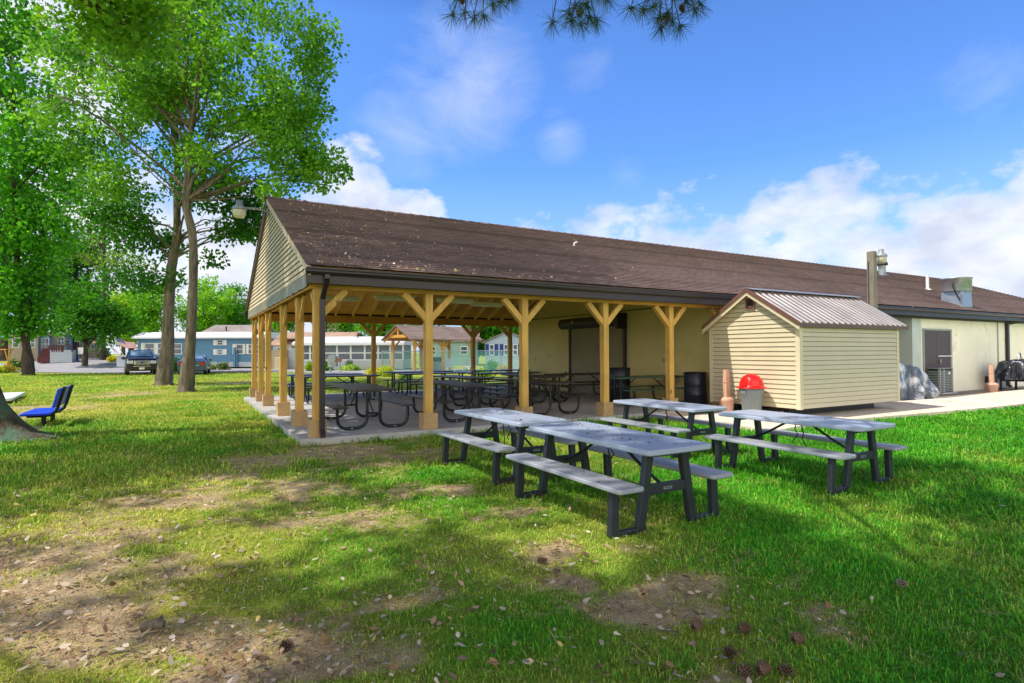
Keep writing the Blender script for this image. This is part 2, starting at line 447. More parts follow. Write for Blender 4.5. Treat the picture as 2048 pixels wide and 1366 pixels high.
flat('gravel', [W(16.02,-1.28),W(18.6,-1.48),W(22.2,-1.18),W(45,-.88),W(45,.06),W(19.5,.06),W(19.5,1.45),W(16.02,1.45)], .012, M['gravel'], 'grey gravel along the long wall')
flat('concrete_slab', [W(-.2,-.12),W(10.25,-.12),W(10.25,10.4),W(-.2,10.4)], .1, M['slab'], 'smooth concrete slab under the pavilion', .25)

# ------------------------------------------------------------------ community building with the open timber pavilion
bld = thing('community_building', 'long brown shingled building with cream walls whose near end is an open timber picnic pavilion', 'building', (PX, PY, 0), YAW)
T0, ZE, SLP, TR = -.34, 2.93, .4406, 5.15          # eave, eave height, slope, ridge
ZR = ZE+SLP*(TR-T0); T1 = 2*TR-T0
S0, S1, SR = -.16, 38.9, 33.66
def zroof(t): return ZE+SLP*((t if t < TR else 2*TR-t)-T0)
def send(t): return S1-(min(t, 2*TR-t)-T0)*(S1-SR)/(TR-T0)
mb = MB(); nrow = 44; ln = math.hypot(TR-T0, ZR-ZE); nx_, nz_ = -SLP/math.hypot(1,SLP), 1/math.hypot(1,SLP)
for side in (0, 1):
    for k in range(nrow):
        ta = T0+(TR-T0)*k/nrow; tb = T0+(TR-T0)*(k+1)/nrow
        def pt(t, s, o):
            tt = t+nx_*o; y = tt if side == 0 else 2*TR-tt
            return (s, y, ZE+SLP*(t-T0)+nz_*o)
        lip = .024
        a, b_, c, d = pt(ta, S0, lip), pt(ta, send(ta), lip), pt(tb, send(tb), 0), pt(tb, S0, 0)
        e, f_ = pt(tb, S0, lip), pt(tb, send(tb), lip)
        vs = [a, b_, c, d, e, f_]
        fs = [(0,1,2,3), (3,2,5,4)] if side == 0 else [(3,2,1,0), (4,5,2,3)]
        if k == nrow-1: fs = fs[:1]
        mb.add(vs, fs)
mb.add([(S1,T0,ZE),(S1,T1,ZE),(SR,TR,ZR)], [(0,1,2)])
roof = mb.build('roof', M['shingle'], bld)
mb = MB()
for k in range(110):                                 # ridge caps, lapped
    s0 = S0+(SR-S0)*k/110; s1 = s0+(SR-S0)/110+.02
    mb.add([(s0,TR-.15,ZR-.045),(s1,TR-.15,ZR-.055),(s1,TR,ZR+.02),(s0,TR,ZR+.035),(s1,TR+.15,ZR-.055),(s0,TR+.15,ZR-.045)], [(0,1,2,3),(3,2,4,5)])
mb.build('ridge_cap', M['shingle'], roof)
# underside boards over the open pavilion
mb = MB()
for side in (0, 1):
    y0, y1 = (T0, TR) if side == 0 else (T1, TR)
    mb.add([(S0+.02,y0,ZE-.035),(10.24,y0,ZE-.035),(10.24,y1,ZR-.035),(S0+.02,y1,ZR-.035)], [(0,1,2,3)] if side else [(3,2,1,0)])
mb.build('roof_boards', M['deck'], bld)
for k in range(17):
    s = .3+k*.605
    for side in (0, 1):
        a, b_ = (Vector((s, -.24, zroof(-.24)-.125)), Vector((s, TR-.02, ZR-.125)))
        if side: a.y = 2*TR-a.y; b_.y = 2*TR-b_.y
        r = MB().bar(a, b_, .042, .16).build('rafter', M['rafter'], bld)
MB().box(.2,TR-.025,ZR-.3,10.2,TR+.025,ZR-.06).build('ridge_board', M['rafter'], bld)
# fascia, soffit, gutter
def eave_line(name, y0, y1, z0, z1, mat, s0=S0, s1=S1, bev=0):
    return MB().box(s0, y0, z0, s1, y1, z1).build(name, mat, bld, bev)
eave_line('fascia', T0+.03, T0+.05, 2.655, 2.9, M['trim'])
eave_line('fascia', T1-.05, T1-.03, 2.655, 2.9, M['trim'])
eave_line('soffit', T0+.055, -.005, 2.672, 2.69, M['trim'], s0=-.1)
mb = MB()
prof = [(0,2.80),(-.075,2.80),(-.1,2.835),(-.1,2.86),(-.115,2.875),(-.115,2.905),(-.1,2.905),(-.1,2.88),(-.085,2.85),(-.085,2.83),(-.07,2.815),(-.012,2.815),(-.012,2.9),(0,2.9)]
mb.prism([(S0-.01, T0+.028+a, z) for a, z in prof], (S1-S0+.02, 0, 0))
mb.build('gutter', M['gutter'], bld)
# gable end
mb = MB(); lap = .104; z = 2.86
while z < ZR-.22:
    z2 = min(z+lap, ZR-.2)
    tl = lambda q: (q+.16-ZE)/SLP+T0
    a0, a1 = tl(z), tl(z2)
    mb.add([(-.09,a0,z),(-.09,2*TR-a0,z),(-.066,2*TR-a1,z2),(-.066,a1,z2)], [(3,2,1,0)])
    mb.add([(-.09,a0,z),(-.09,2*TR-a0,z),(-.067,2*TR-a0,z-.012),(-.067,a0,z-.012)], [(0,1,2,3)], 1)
    z = z2
gs = mb.build('gable_siding', [M['siding'], M['lapshadeg']], bld)
for side in (0, 1):                                   # sloping rake boards
    mb = MB(); q = lambda t: t if side == 0 else 2*TR-t
    zz = lambda t: ZE+SLP*(t-T0)
    mb.prism([(-.135,q(T0),zz(T0)-.004),(-.135,q(TR),ZR-.004),(-.135,q(TR),ZR-.17),(-.135,q(T0+.02),zz(T0)-.15)], (.045,0,0))
    mb.build('rake_board', M['siding'] if side == 0 else M['trim'], bld)
mb = MB(); ny_ = 120; rows = 6
for i in range(ny_+1):
    t = -.02+i*(10.34/ny_)
    for j in range(rows+1):
        zq = 2.63+j*.232/rows
        dent = .03*(float(fbm(t*1.6, zq*1.2, 77))-.5)*2*math.sin(math.pi*min(1,(rows-j)/rows*1.0)*.5)+.012*math.sin(t*9+zq*3)*(rows-j)/rows
        mb.v.append((-.085-max(-.012, dent), t, zq))
for i in range(ny_):
    for j in range(rows):
        p = i*(rows+1)+j; mb.f.append((p, p+1, p+rows+2, p+rows+1)); mb.m.append(0); mb.sm.append(True)
mb.build('metal_band', M['band'], bld)
# beams
MB().box(-.06,.0,2.6,10.24,.05,2.83).box(-.06,.1,2.6,10.24,.15,2.83).build('beam', M['beam'], bld, .004)
MB().box(-.02,10.13,2.55,10.24,10.27,2.8).build('beam', M['beam'], bld, .004)
MB().box(-.055,.16,2.6,-.01,10.12,2.86).box(.11,.16,2.6,.155,10.12,2.86).build('beam', M['beamy'], bld, .004)
# posts with their base boxes and knee braces
def post(s, t, br=(), parent_top=2.6, base=True):
    w = .072
    o = MB().box(s-w, t-w, .1, s+w, t+w, parent_top).build('post', M['post'], bld, .006)
    if base:
        h = .30+random.uniform(-.01,.01)
        bq = .135
        mb = MB()
        for sx, sy, ex, ey in ((-bq,-bq,bq,-bq+.03),(-bq,bq-.03,bq,bq),(-bq,-bq+.03,-bq+.03,bq-.03),(bq-.03,-bq+.03,bq,bq-.03)):
            mb.box(s+sx, t+sy, .101, s+ex, t+ey, .1+h)
        mb.box(s-bq+.03, t-bq+.03, .3, s+bq-.03, t+bq-.03, .1+h-.012)
        mb.build('post_base', M['base'], o, .004)
    for dx, dy in br:
        a = Vector((s+dx*.03, t+dy*.03, 2.13)); e = Vector((s+dx*.48, t+dy*.48, 2.6))
        MB().bar(a, e, .11 if dx else .045, .115 if dx else .1, up=(0,0,1)).build('brace', M['post'], o, .004)
    return o
post(.09, .075, [(1,0),(0,1)])
for s in (2.09, 4.17, 6.27, 8.265): post(s, .075, [(1,0),(-1,0)])
post(10.16, .075, [(-1,0)])
for t in (1.8, 3.92, 6.66, 8.36): post(.09, t, [(0,1),(0,-1)])
post(.09, 10.2, [(0,-1),(1,0)], 2.55)
for s in (3.99, 7.94, 9.6): post(s, 10.2, [(1,0),(-1,0)] if s < 9 else [(-1,0)], 2.55)
# down pipe on the corner post
def tube_sq(mb, pts, w, d):
    for a, b_ in zip(pts[:-1], pts[1:]): mb.bar(a, b_, w, d, up=(0,1,.2))
    return mb
mb = MB(); tube_sq(mb, [(.16,T0-.02,2.81),(.16,T0-.02,2.72),(.135,-.115,2.42),(.135,-.115,.24),(.135,-.19,.12)], .085, .07)
mb.build('down_pipe', M['gutter'], bld, .01)
# end wall under the roof
ZP = 2.81
MB().add([(10.25,1.5,.0),(10.25,10.32,.0),(10.25,10.32,ZP),(10.25,1.5,ZP)], [(3,2,1,0)]).add([(10.25,.1,.0),(10.25,1.5,.0),(10.25,1.5,ZP),(10.25,.1,ZP)], [(3,2,1,0)]).build('end_wall', M['stucco'], bld)
mb = MB(); t = .15
while t < 10.2:
    e = min(t+.2, 10.2); top = lambda q: zroof(q)-.06
    mb.add([(10.232,t,ZP+.01),(10.232,e-.012,ZP+.01),(10.232,e-.012,top(e-.012)),(10.232,t,top(t)),(10.246,e-.012,ZP+.01),(10.246,e,ZP+.01),(10.246,e,top(e)),(10.246,e-.012,top(e-.012))], [(3,2,1,0),(7,6,5,4)])
    t = e
mb.build('gable_panel', M['panel'], bld)
MB().box(10.215,.12,ZP-.02,10.249,10.3,ZP+.009).build('panel_rail', M['trim'], bld)
# rolling shutter
rd = MB()
for k in range(44):
    z = .1+k*.052
    rd.add([(10.2,3.95,z),(10.2,6.8,z),(10.188,6.8,z+.02),(10.188,3.95,z+.02),(10.2,6.8,z+.046),(10.2,3.95,z+.046),(10.212,6.8,z+.052),(10.212,3.95,z+.052)], [(0,1,2,3),(3,2,4,5),(5,4,6,7)][::1])
rs = rd.build('roll_shutter', M['shutter'], bld)
MB().box(10.14,6.8,.1,10.246,6.88,2.4).build('guide_rail', M['drum'], rs)
MB().box(10.14,3.87,.1,10.246,3.95,2.4).build('guide_rail', M['drum'], rs)
MB().tube([(10.02,3.98,2.5),(10.02,7.1,2.5)], .185, 20).build('shutter_drum', M['drum'], rs)
MB().box(9.84,3.84,2.24,10.24,3.97,2.74).build('shutter_bracket', M['black'], rs, .02)
MB().add([(9.83,6.3,2.5),(9.83,6.18,2.5),(9.83,6.18,2.58),(9.83,6.3,2.58)], [(0,1,2,3)]).build('caution_sticker', surf('sticker_yellow', rgb(206,180,70), .5, .1, 8), rs)
MB().box(10.225,7.16,.63,10.249,7.26,.78).build('wall_outlet', M['drum'], bld)
MB().box(10.225,2.23,1.2,10.249,2.31,1.32).build('wall_switch', M['shutter'], bld)
MB().tube([(10.2,3.75,2.2),(10.19,3.72,1.4),(10.2,3.74,1.0)], .008, 5).build('shutter_chain', M['steel'], rs)
# long front wall: set back behind the shed, then flush
mb = MB(); mb.add([(10.25,1.5,0),(19.5,1.5,0),(19.5,1.5,2.9),(10.25,1.5,2.9)], [(0,1,2,3)])
mb.add([(20.1,.1,0),(S1-.3,.1,0),(S1-.3,.1,2.7),(20.1,.1,2.7)], [(0,1,2,3)])
mb.add([(S1-.3,.1,0),(S1-.3,T1-.4,0),(S1-.3,T1-.4,2.7),(S1-.3,.1,2.7)], [(0,1,2,3)])
mb.add([(10.25,T1-.4,0),(S1-.3,T1-.4,0),(S1-.3,T1-.4,2.7),(10.25,T1-.4,2.7)], [(3,2,1,0)])
mb.build('long_wall', M['stuccow'], bld)
MB().box(19.5,.06,0,20.1,1.56,2.7).build('pilaster', surf('pilaster_blue_grey', rgb(190,200,196), .8, .1, 1.5), bld, .008)
MB().box(10.25,-.005,2.6,S1-.3,.13,2.672).build('wall_head', M['trim'], bld)
# double door
dr = MB().box(20.3,.075,.06,21.17,.098,2.2).build('door', M['door'], bld, .004)
MB().box(21.29,-.0,1.02,21.33,.074,1.2).build('handle', M['chrome'], dr, .008)
dr2 = MB().box(21.18,.075,.06,22.14,.098,2.2).build('door', M['door'], bld, .004)
MB().box(21.2,.02,1.285,22.2,.06,1.325).build('bar', M['white'], dr2, .006)
MB().box(20.24,.05,.0,20.29,.099,2.27).box(22.15,.05,0,22.26,.099,2.27).box(20.29,.05,2.21,22.15,.099,2.27).build('door_frame', M['ac'], bld, .004)
# down pipe and service bits on the long wall
mb = MB(); tube_sq(mb, [(27.6,T0-.02,2.82),(27.6,T0-.0,2.74),(26.83,.04,2.6),(26.83,.04,.1),(26.83,-.05,.04)], .15, .1)
mb.build('down_pipe', M['gutter'], bld, .012)
MB().tube([(26.05,.07,.5),(26.05,.07,2.68)], .018, 6).build('conduit', M['ac'], bld)
MB().box(24.9,-.12,.02,25.4,.095,.5).build('meter_box', M['drum'], bld, .02)
MB().box(25.5,-.1,.02,26.2,.095,.42).box(26.2,-.02,.6,26.5,.095,.9).build('meter_box', M['lampg'], bld, .02)
# roof outlets
q = Vector((25.66, 2.33, zroof(2.33)))
v1 = MB().tube([q-Vector((0,0,.1)), q+Vector((0,0,.62))], .06, 12).build('vent_pipe', M['white'], bld)
MB().tube([q-Vector((0,0,.02)), q+Vector((0,0,.04))], [.17,.08], 12).build('flashing', M['white'], v1)
q = Vector((25.99, 4.32, zroof(4.32)))
v2 = MB().tube([q-Vector((0,0,.1)), q+Vector((0,0,.45))], .15, 14).build('vent_pipe', M['lampg'], bld)
MB().lathe([(.0,.62),(.2,.6),(.24,.52),(.24,.45),(.14,.44)], q, 16).build('vent_cap', M['drum'], v2)
MB().lathe([(.3,-.06),(.17,.06)], q, 16).build('flashing', M['steel'], v2)
q = Vector((7.86, 3.38, zroof(3.38)))
MB().tube([q-Vector((0,0,.05)), q+Vector((.0,-.02,.07)), q+Vector((.04,-.1,.1))], .03, 8).build('vent_pipe', M['white'], bld)
q = Vector((23.55, .42, zroof(.42)))
ef = thing('exhaust_fan', 'galvanised rooftop exhaust fan with a flared drum on the brown shingle roof', 'exhaust fan', W(q.x, q.y, q.z), YAW)
MB().prism([(-.36,-.36,-.2),(.36,-.36,-.2),(.36,.36,.14),(-.36,.36,.14)], (0,0,.001)).add([(-.36,-.36,-.2),(.36,-.36,-.2),(.36,.36,.14),(-.36,.36,.14),(-.34,-.34,.45),(.34,-.34,.45),(.34,.34,.45),(-.34,.34,.45)], [(0,1,5,4),(1,2,6,5),(2,3,7,6),(3,0,4,7),(4,5,6,7)]).build('curb', M['steel'], ef)
MB().lathe([(.3,.44),(.455,.452),(.465,.5),(.475,.93),(.5,.94),(.5,.97),(.46,.965),(.44,.75),(0,.75)], (0,0,0), 32).build('fan_drum', M['steel'], ef)
MB().tube([(-.53,-.1,.78),(-.6,-.14,.6),(-.52,-.2,.35),(-.44,-.3,.1)], .025, 6).build('cable', M['black'], ef)

# lamps under the pavilion roof
def strip_light(s, t, label):
    o = thing('strip_light', label, 'light fixture', W(s, t, 2.56), YAW, 'strip lights under the pavilion roof')
    MB().prism([(-.4,-.08,.02),(-.4,.08,.02),(-.4,.05,.08),(-.4,-.05,.08)], (.8,0,0)).build('housing', M['white'], o, .006)
    MB().rslab(0, 0, .78, .14, -.015, .019, .03).build('diffuser', M['diff'], o)
    for x in (-.3, .3): MB().tube([(x,0,.08),(x,0,zroof(t)-2.56-.06)], .006, 5).build('hanger', M['steel'], o)
for s, t, l in ((.75,1.5,'strip light nearest the front left corner post'),(1.75,1.0,'strip light just left of the second front post'),(3.05,1.0,'strip light just right of the second front post'),
                (4.05,1.5,'white strip light left of the third front post')): strip_light(s, t, l)
# area lamp on the gable peak
gl = thing('area_lamp', 'grey area lamp on an arm at the peak of the siding gable', 'lamp', W(-.1, TR, 4.95), YAW)
MB().tube([(0,0,.05),(-.3,0,.09),(-.58,0,.06)], .025, 8).box(-.02,-.06,-.05,.0,.06,.12).build('arm', M['lampg'], gl)
def lamp_head(par, c):
    MB().lathe([(0,.24),(.07,.24),(.08,.12),(.15,.08),(.17,.02),(.15,-.0),(.02,.0)], c, 20).build('lamp_housing', M['lampg'], par)
    MB().lathe([(.15,-.002),(.145,-.1),(.11,-.17),(.0,-.18)], c, 20).build('lamp_lens', M['diff'], par)
lamp_head(gl, (-.64,0,-.0))

# ------------------------------------------------------------------ garden shed: local x along the long side, y across
shed = thing('garden_shed', 'beige lap sided garden shed with a ribbed brown metal roof standing beside the pavilion', 'shed', W(9.58, -2.40, .19), YAW); shed.scale = (.879,)*3
LX, LY, WZ, AZ = 4.5, 2.7, 2.2, 3.07
def laps(mb, a, b, z0, z1, out, lap=.118, prof=None):
    """lap boards on a wall from point a to b; prof(z) gives the two end fractions"""
    a = Vector(a); b = Vector(b); out = Vector(out); z = z0
    while z < z1-1e-3:
        z2 = min(z+lap, z1)
        f0, f1 = prof(z) if prof else (0, 1); g0, g1 = prof(z2) if prof else (0, 1)
        P = lambda f, zz, o: a+(b-a)*f+out*o+Vector((0,0,zz))
        mb.add([P(f0,z,.03),P(f1,z,.03),P(g1,z2,.006),P(g0,z2,.006)], [(0,1,2,3)])
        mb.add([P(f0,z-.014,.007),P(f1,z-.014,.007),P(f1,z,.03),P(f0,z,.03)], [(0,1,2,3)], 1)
        z = z2
mb = MB()
laps(mb, (0,LY,0), (0,0,0), .09, WZ, (-1,0,0))
laps(mb, (0,LY,0), (0,0,0), WZ, AZ-.03, (-1,0,0), prof=lambda z: ((z-WZ)/(AZ-WZ)*.5, 1-(z-WZ)/(AZ-WZ)*.5))
laps(mb, (0,0,0), (LX,0,0), .09, WZ, (0,-1,0))
laps(mb, (LX,0,0), (LX,LY,0), .09, WZ, (1,0,0))
laps(mb, (LX,LY,0), (0,LY,0), .09, WZ, (0,1,0))
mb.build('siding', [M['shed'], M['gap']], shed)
for x, y in ((0,0),(LX,0),(0,LY),(LX,LY)):
    mb = MB()
    sx = -1 if x == 0 else 1; sy = -1 if y == 0 else 1
    for ax in (0, 1):
        d = .09
        x0, x1 = sorted((x+sx*.03, x-sx*(d if ax == 0 else .0))); y0, y1 = sorted((y+sy*.03, y-sy*(.0 if ax == 0 else d)))
        if ax == 1: x0, x1 = sorted((x+sx*.028, x+sx*.001)); y0, y1 = sorted((y+sy*.028, y-sy*d))
        else: y0, y1 = sorted((y+sy*.03, y+sy*.001))
        mb.box(x0, y0, .07, x1, y1, WZ-.02)
    mb.build('corner_trim', M['shedtrim'], shed)
MB().box(.3,.5,-.135,LX-.3,.66,.1).box(.3,LY-.66,-.135,LX-.3,LY-.5,.1).build('skid', M['black'], shed)  # skids coloured black to stand for the shade under the shed
OV = .2; EV = .11; sl = (AZ-WZ)/(LY/2)
# ribbed roof sheets
mb = MB(); n = 26; xs_ = []
xa, xb = -OV, LX+.36
pitch_ = (xb-xa)/20
pts = []
for k in range(20):
    x = xa+k*pitch_
    pts += [(x,0),(x+pitch_*.55,0),(x+pitch_*.65,.03),(x+pitch_*.88,.03)]
pts.append((xb,0))
for side in (0, 1):
    lo_y = -EV if side == 0 else LY+EV
    vs = []
    for x, h in pts: vs += [(x, lo_y, WZ-sl*EV+.06+h), (x, LY/2, AZ+.06+h)]
    mb.add(vs, [(2*i,2*i+2,2*i+3,2*i+1) if side == 0 else (2*i+1,2*i+3,2*i+2,2*i) for i in range(len(pts)-1)])
rf = mb.build('roof', M['shedroof'], shed)
MB().prism([(xa-.02,LY/2-.17,AZ-.04+.1),(xa-.02,LY/2,AZ+.115),(xa-.02,LY/2+.17,AZ-.04+.1),(xa-.02,LY/2+.17,AZ+.045),(xa-.02,LY/2,AZ+.098),(xa-.02,LY/2-.17,AZ+.045)], (xb-xa+.04,0,0)).build('ridge_cap', M['shedroof'], rf)
for side in (0, 1):
    q = lambda y: y if side == 0 else LY-y
    for nm, x0, x1, zt, zb, mt in (('rake_trim', xa-.025, xa+.03, .105, .0, M['shedbrown']), ('rake_board', xa+.0, xa+.03, -.001, -.1, M['shedtrim'])):
        mb = MB(); mb.prism([(x0,q(-EV-.02),WZ-sl*(EV+.02)+zt),(x0,q(LY/2),AZ+zt),(x0,q(LY/2),AZ+zb),(x0,q(-EV-.02),WZ-sl*(EV+.02)+zb)], (x1-x0,0,0))
        mb.build(nm, mt, shed)
    mb = MB(); y0, y1 = sorted((q(-EV-.015), q(-EV+.01)))
    mb.box(xa+.03, y0, WZ-sl*EV-.04, xb, y1, WZ-sl*EV+.055); mb.build('eave_trim', M['shedbrown'], shed)
    y0, y1 = sorted((q(-EV+.012), q(-.03)))
    mb = MB().box(xa+.03, y0, WZ-.1, xb-.05, y1, WZ-.085); mb.build('soffit', M['shedtrim'], shed)
    # sheathing that closes the gap between gable boards and roof
    MB().prism([(xa+.031,q(-EV),WZ-sl*EV+.05),(xa+.031,q(LY/2),AZ+.05),(xa+.031,q(LY/2),AZ+.0),(xa+.031,q(-EV),WZ-sl*EV)], (xb-xa-.06,0,0)).build('roof_board', M['shedtrim'], shed)
vt = MB().box(-.06,LY/2-.14,2.6,-.02,LY/2+.14,2.63).box(-.06,LY/2-.14,2.88,-.02,LY/2+.14,2.91).box(-.06,LY/2-.14,2.63,-.02,LY/2-.1,2.88).box(-.06,LY/2+.1,2.63,-.02,LY/2+.14,2.88).build('gable_vent', M['vent'], shed)
mb = MB()
for k in range(5):
    z = 2.645+k*.047; mb.add([(-.055,LY/2-.1,z),(-.055,LY/2+.1,z),(-.025,LY/2+.1,z+.035),(-.025,LY/2-.1,z+.035)], [(3,2,1,0),(0,1,2,3)])
mb.build('louvre', M['vent'], vt)
MB().box(-.0235,LY/2-.1,2.63,-.0225,LY/2+.1,2.88).build('vent_screen', M['black'], vt)

# ------------------------------------------------------------------ wooden light pole behind the shed
lp = thing('light_pole', 'weathered square wooden pole carrying a grey area lamp behind the shed', 'light pole', (0,0,0))
pp = gp(1748, 803); lp.location = (pp.x, pp.y, 0); lp.rotation_euler.z = YAW
YPOLE = pp.y; ptop = dp(1748, 503, YPOLE).z
MB().box(-.1,-.1,-.2,.1,.1,ptop).build('pole', M['oldwood'], lp, .012)
MB().box(-.103,.03,2.,-.109,.06,ptop-.3).box(.102,-.02,ptop-1.2,.13,.06,ptop-.9).build('cable_clip', M['drum'], lp)
MB().tube([(.13,0,ptop-.12),(.3,-.02,ptop-.12),(.42,-.03,ptop-.1)], .022, 8).build('arm', M['lampg'], lp)
lamp_head(lp, (.46,-.03,ptop-.14))

# ------------------------------------------------------------------ bins and smoking urns
tb = thing('trash_can', 'grey trash can with a red dome lid in front of the shed', 'trash can', W(9.18, -1.5, .07), YAW); tb.scale = (.88,.88,1)
MB().lathe([(0,0),(.2,0),(.22,.02),(.275,.52),(.3,.55),(.3,.6),(.285,.62),(.27,.6),(.22,.06),(0,.05)], n=32).build('can', M['bin'], tb)
MB().lathe([(.36,.615),(.365,.63),(.34,.645),(.3,.65),(.29,.7),(.26,.8),(.2,.875),(.1,.925),(0,.94)], n=32).build('dome_lid', M['red'], tb)
for sgn in (-1, 1): MB().box(sgn*.31-.03,-.07,.5,sgn*.31+.03,.07,.56).build('handle', M['bin'], tb, .012)
MB().prism([(-.305,-.1,.67),(-.305,.1,.67),(-.235,.09,.84),(-.235,-.09,.84)], (.02,0,0)).build('flap', M['red'], tb)
def urn(label, loc, rz):
    o = thing('smoking_urn', label, 'ashtray urn', loc, rz, 'terracotta smoking urns')
    MB().lathe([(0,0),(.15,0),(.165,.02),(.185,.25),(.2,.27),(.2,.3),(.17,.33),(.1,.36),(0,.37)], n=28).build('pot', M['terra'], o)
    MB().prism([(-.07,-.06,.34),(.07,-.06,.34),(.07,.06,.34),(-.07,.06,.34)], (0,0,.001)).add([(-.075,-.065,.34),(.075,-.065,.34),(.075,.065,.34),(-.075,.065,.34),(-.055,-.055,.98),(.055,-.055,.98),(.055,.055,.98),(-.055,.055,.98)], [(0,1,5,4),(1,2,6,5),(2,3,7,6),(3,0,4,7),(4,5,6,7)]).build('neck', M['terra'], o, .02)
    MB().box(-.075,-.074,.69,.075,.074,.72).build('neck_ring', M['terra'], o, .008)
    return o
u1 = urn('terracotta smoking urn next to the red lidded trash can', W(9.22, -.78, .07), YAW); u1.scale = (.88,.88,1.03)
urn('terracotta smoking urn by the cream wall near the black covered grill', W(23.05, -.8, .0), YAW+.1)
def barrel(label, s, t, r=.28, h=.86):
    o = thing('barrel', label, 'barrel', W(s, t, .1), 0, 'dark barrels under the pavilion')
    MB().lathe([(0,0),(r-.02,0),(r,.02),(r,h*.32),(r+.012,h*.34),(r,h*.36),(r,h*.64),(r+.012,h*.66),(r,h*.68),(r,h-.02),(r+.01,h),(r-.02,h),(r-.03,h*.5),(0,h*.4)], n=30).build('drum', M['barrel'], o)
    MB().lathe([(r+.0,h-.03),(r+.02,h-.01),(r+.02,h+.005),(r-.02,h+.01)], n=30).build('rim', M['black'], o)
    return o
barrel('dark blue barrel at the pavilion wall beside the shed', 9.72, .62)
b2 = gp(1240, 803, .1); s_, t_ = bf(b2)
barrel('dark barrel right behind the fourth front post', s_, t_, .29, .95)

# ------------------------------------------------------------------ air conditioner, covered heap, covered grill
ac = thing('air_conditioner', 'grey louvred air conditioner standing in front of the brown double door', 'air conditioner', W(20.55, -.28, 0), YAW+.04)
MB().box(.03,.03,.06,.97,.67,.86).build('coil', M['black'], ac)
mb = MB()
for k in range(13):
    z = .1+k*.057
    for a, b_ in (((.05,.0,z),(.95,.0,z)),((.0,.05,z),(.0,.65,z)),((1.,.05,z),(1.,.65,z))): mb.bar(a, b_, .012, .028)
mb.build('louvre', M['ac'], ac)
for x in (0,1):
    for y in (0,.7): MB().box(x-.05 if x else x-.01, y-.05 if y else y-.01, .04, x+.01 if x else x+.05, y+.01 if y else y+.05, .87).build('corner_post', M['ac'], ac)
MB().box(.26,-.012,.05,.34,.02,.86).build('corner_post', M['ac'], ac); MB().rslab(.5,.35,1.04,.74,.871,.9,.05).build('lid', M['ac'], ac)
MB().box(-.1,-.1,0,1.1,.8,.055).build('pad', M['slab'], ac); MB().box(.62,-.016,.68,.78,-.0145,.75).build('rating_plate', WHITE, ac)

def cloth(name, label, cat, loc, rz, lx, ly, hfun, mat, seed, extra=0):
    """sheet draped over a heap: height field with folds, skirt falling to the ground"""
    o = thing(name, label, cat, loc, rz)
    n = 44; co = np.zeros((n*2, n, 3)); na = n*2
    vs = []
    for i in range(na):
        a = 2*math.pi*i/na
        for j in range(n):
            q = j/(n-1); k = 1/max(abs(math.cos(a))**8+abs(math.sin(a))**8, 1e-6)**(1/8)
            r = min(1, q/.62)
            x = math.cos(a)*k*lx/2*r; y = math.sin(a)*k*ly/2*r
            rg = 1-abs(2*float(fbm(math.cos(a)*3.1+q*1.4+seed, math.sin(a)*3.1-q*1.1, seed, 3))-1)*1.9
            fold = (abs((a*7/math.pi+seed+.5*math.sin(q*5+a*3)) % 2-1)-.5)*1.2+rg*.5
            h = hfun(x/(lx/2), y/(ly/2))
            if q > .62:
                d = (q-.62)/.38; z = h*(1-d)**1.15+.01
                ex = 1+.12*d+.30*fold*min(1, d*1.5); x *= ex; y *= ex
            else: z = h+.05*(rg-.4)*r
            cr = (float(fbm(x*5+seed, y*5+z*5, 8))-.5)*.08
            vs.append((x+cr*q, y+cr*q, max(.008, z+cr*(1-abs(q-.5)))))
    fs = [(i*n+j, ((i+1)%na)*n+j, ((i+1)%na)*n+j+1, i*n+j+1) for i in range(na) for j in range(n-1)]
    MB().add(vs, fs, 0, False).build('cover', mat, o)
    return o
c = W(17.15, -.35)
hp = cloth('covered_heap', 'equipment heaped under a crumpled silver tarpaulin behind the shed', 'covered heap', (c.x, c.y, 0), YAW-.1, 2., 1.35, lambda x, y: 1.18-.3*max(0,x)**1.5-.12*abs(y)-.08*x, M['tarp'], 3)
MB().box(-.95,-.55,.62,-.55,-.35,.7).build('shelf_board', M['shedbrown'], hp)
c = gp(2058, 783)
gr = cloth('covered_grill', 'large grill trailer under a shiny black plastic cover at the long wall', 'grill', (c.x+.15, c.y+.5, .42), YAW, 1.5, .9, lambda x, y: .76-.1*abs(y)-.08*x*x, M['blacktarp'], 9)
mb = MB()
for x in (-.66,.66):
    for y in (-.36,.36): mb.box(x-.03,y-.03,-.42,x+.03,y+.03,.1)
mb.box(-.7,-.4,-.06,.7,.4,-.01)
mb.build('frame', M['black'], gr); MB().box(-.6,-.44,.0,.5,-.41,.07).build('side_shelf', M['shedbrown'], gr)
for x in (-.25,): MB().tube([(x,-.44,-.28),(x,-.32,-.28)], .13, 18).build('wheel', M['black'], gr)
MB().tube([(-.5,-.1,.7),(-.5,-.12,.92),(-.35,-.12,.98),(-.2,-.1,.75)], .02, 8).build('handle', M['chrome'], gr)

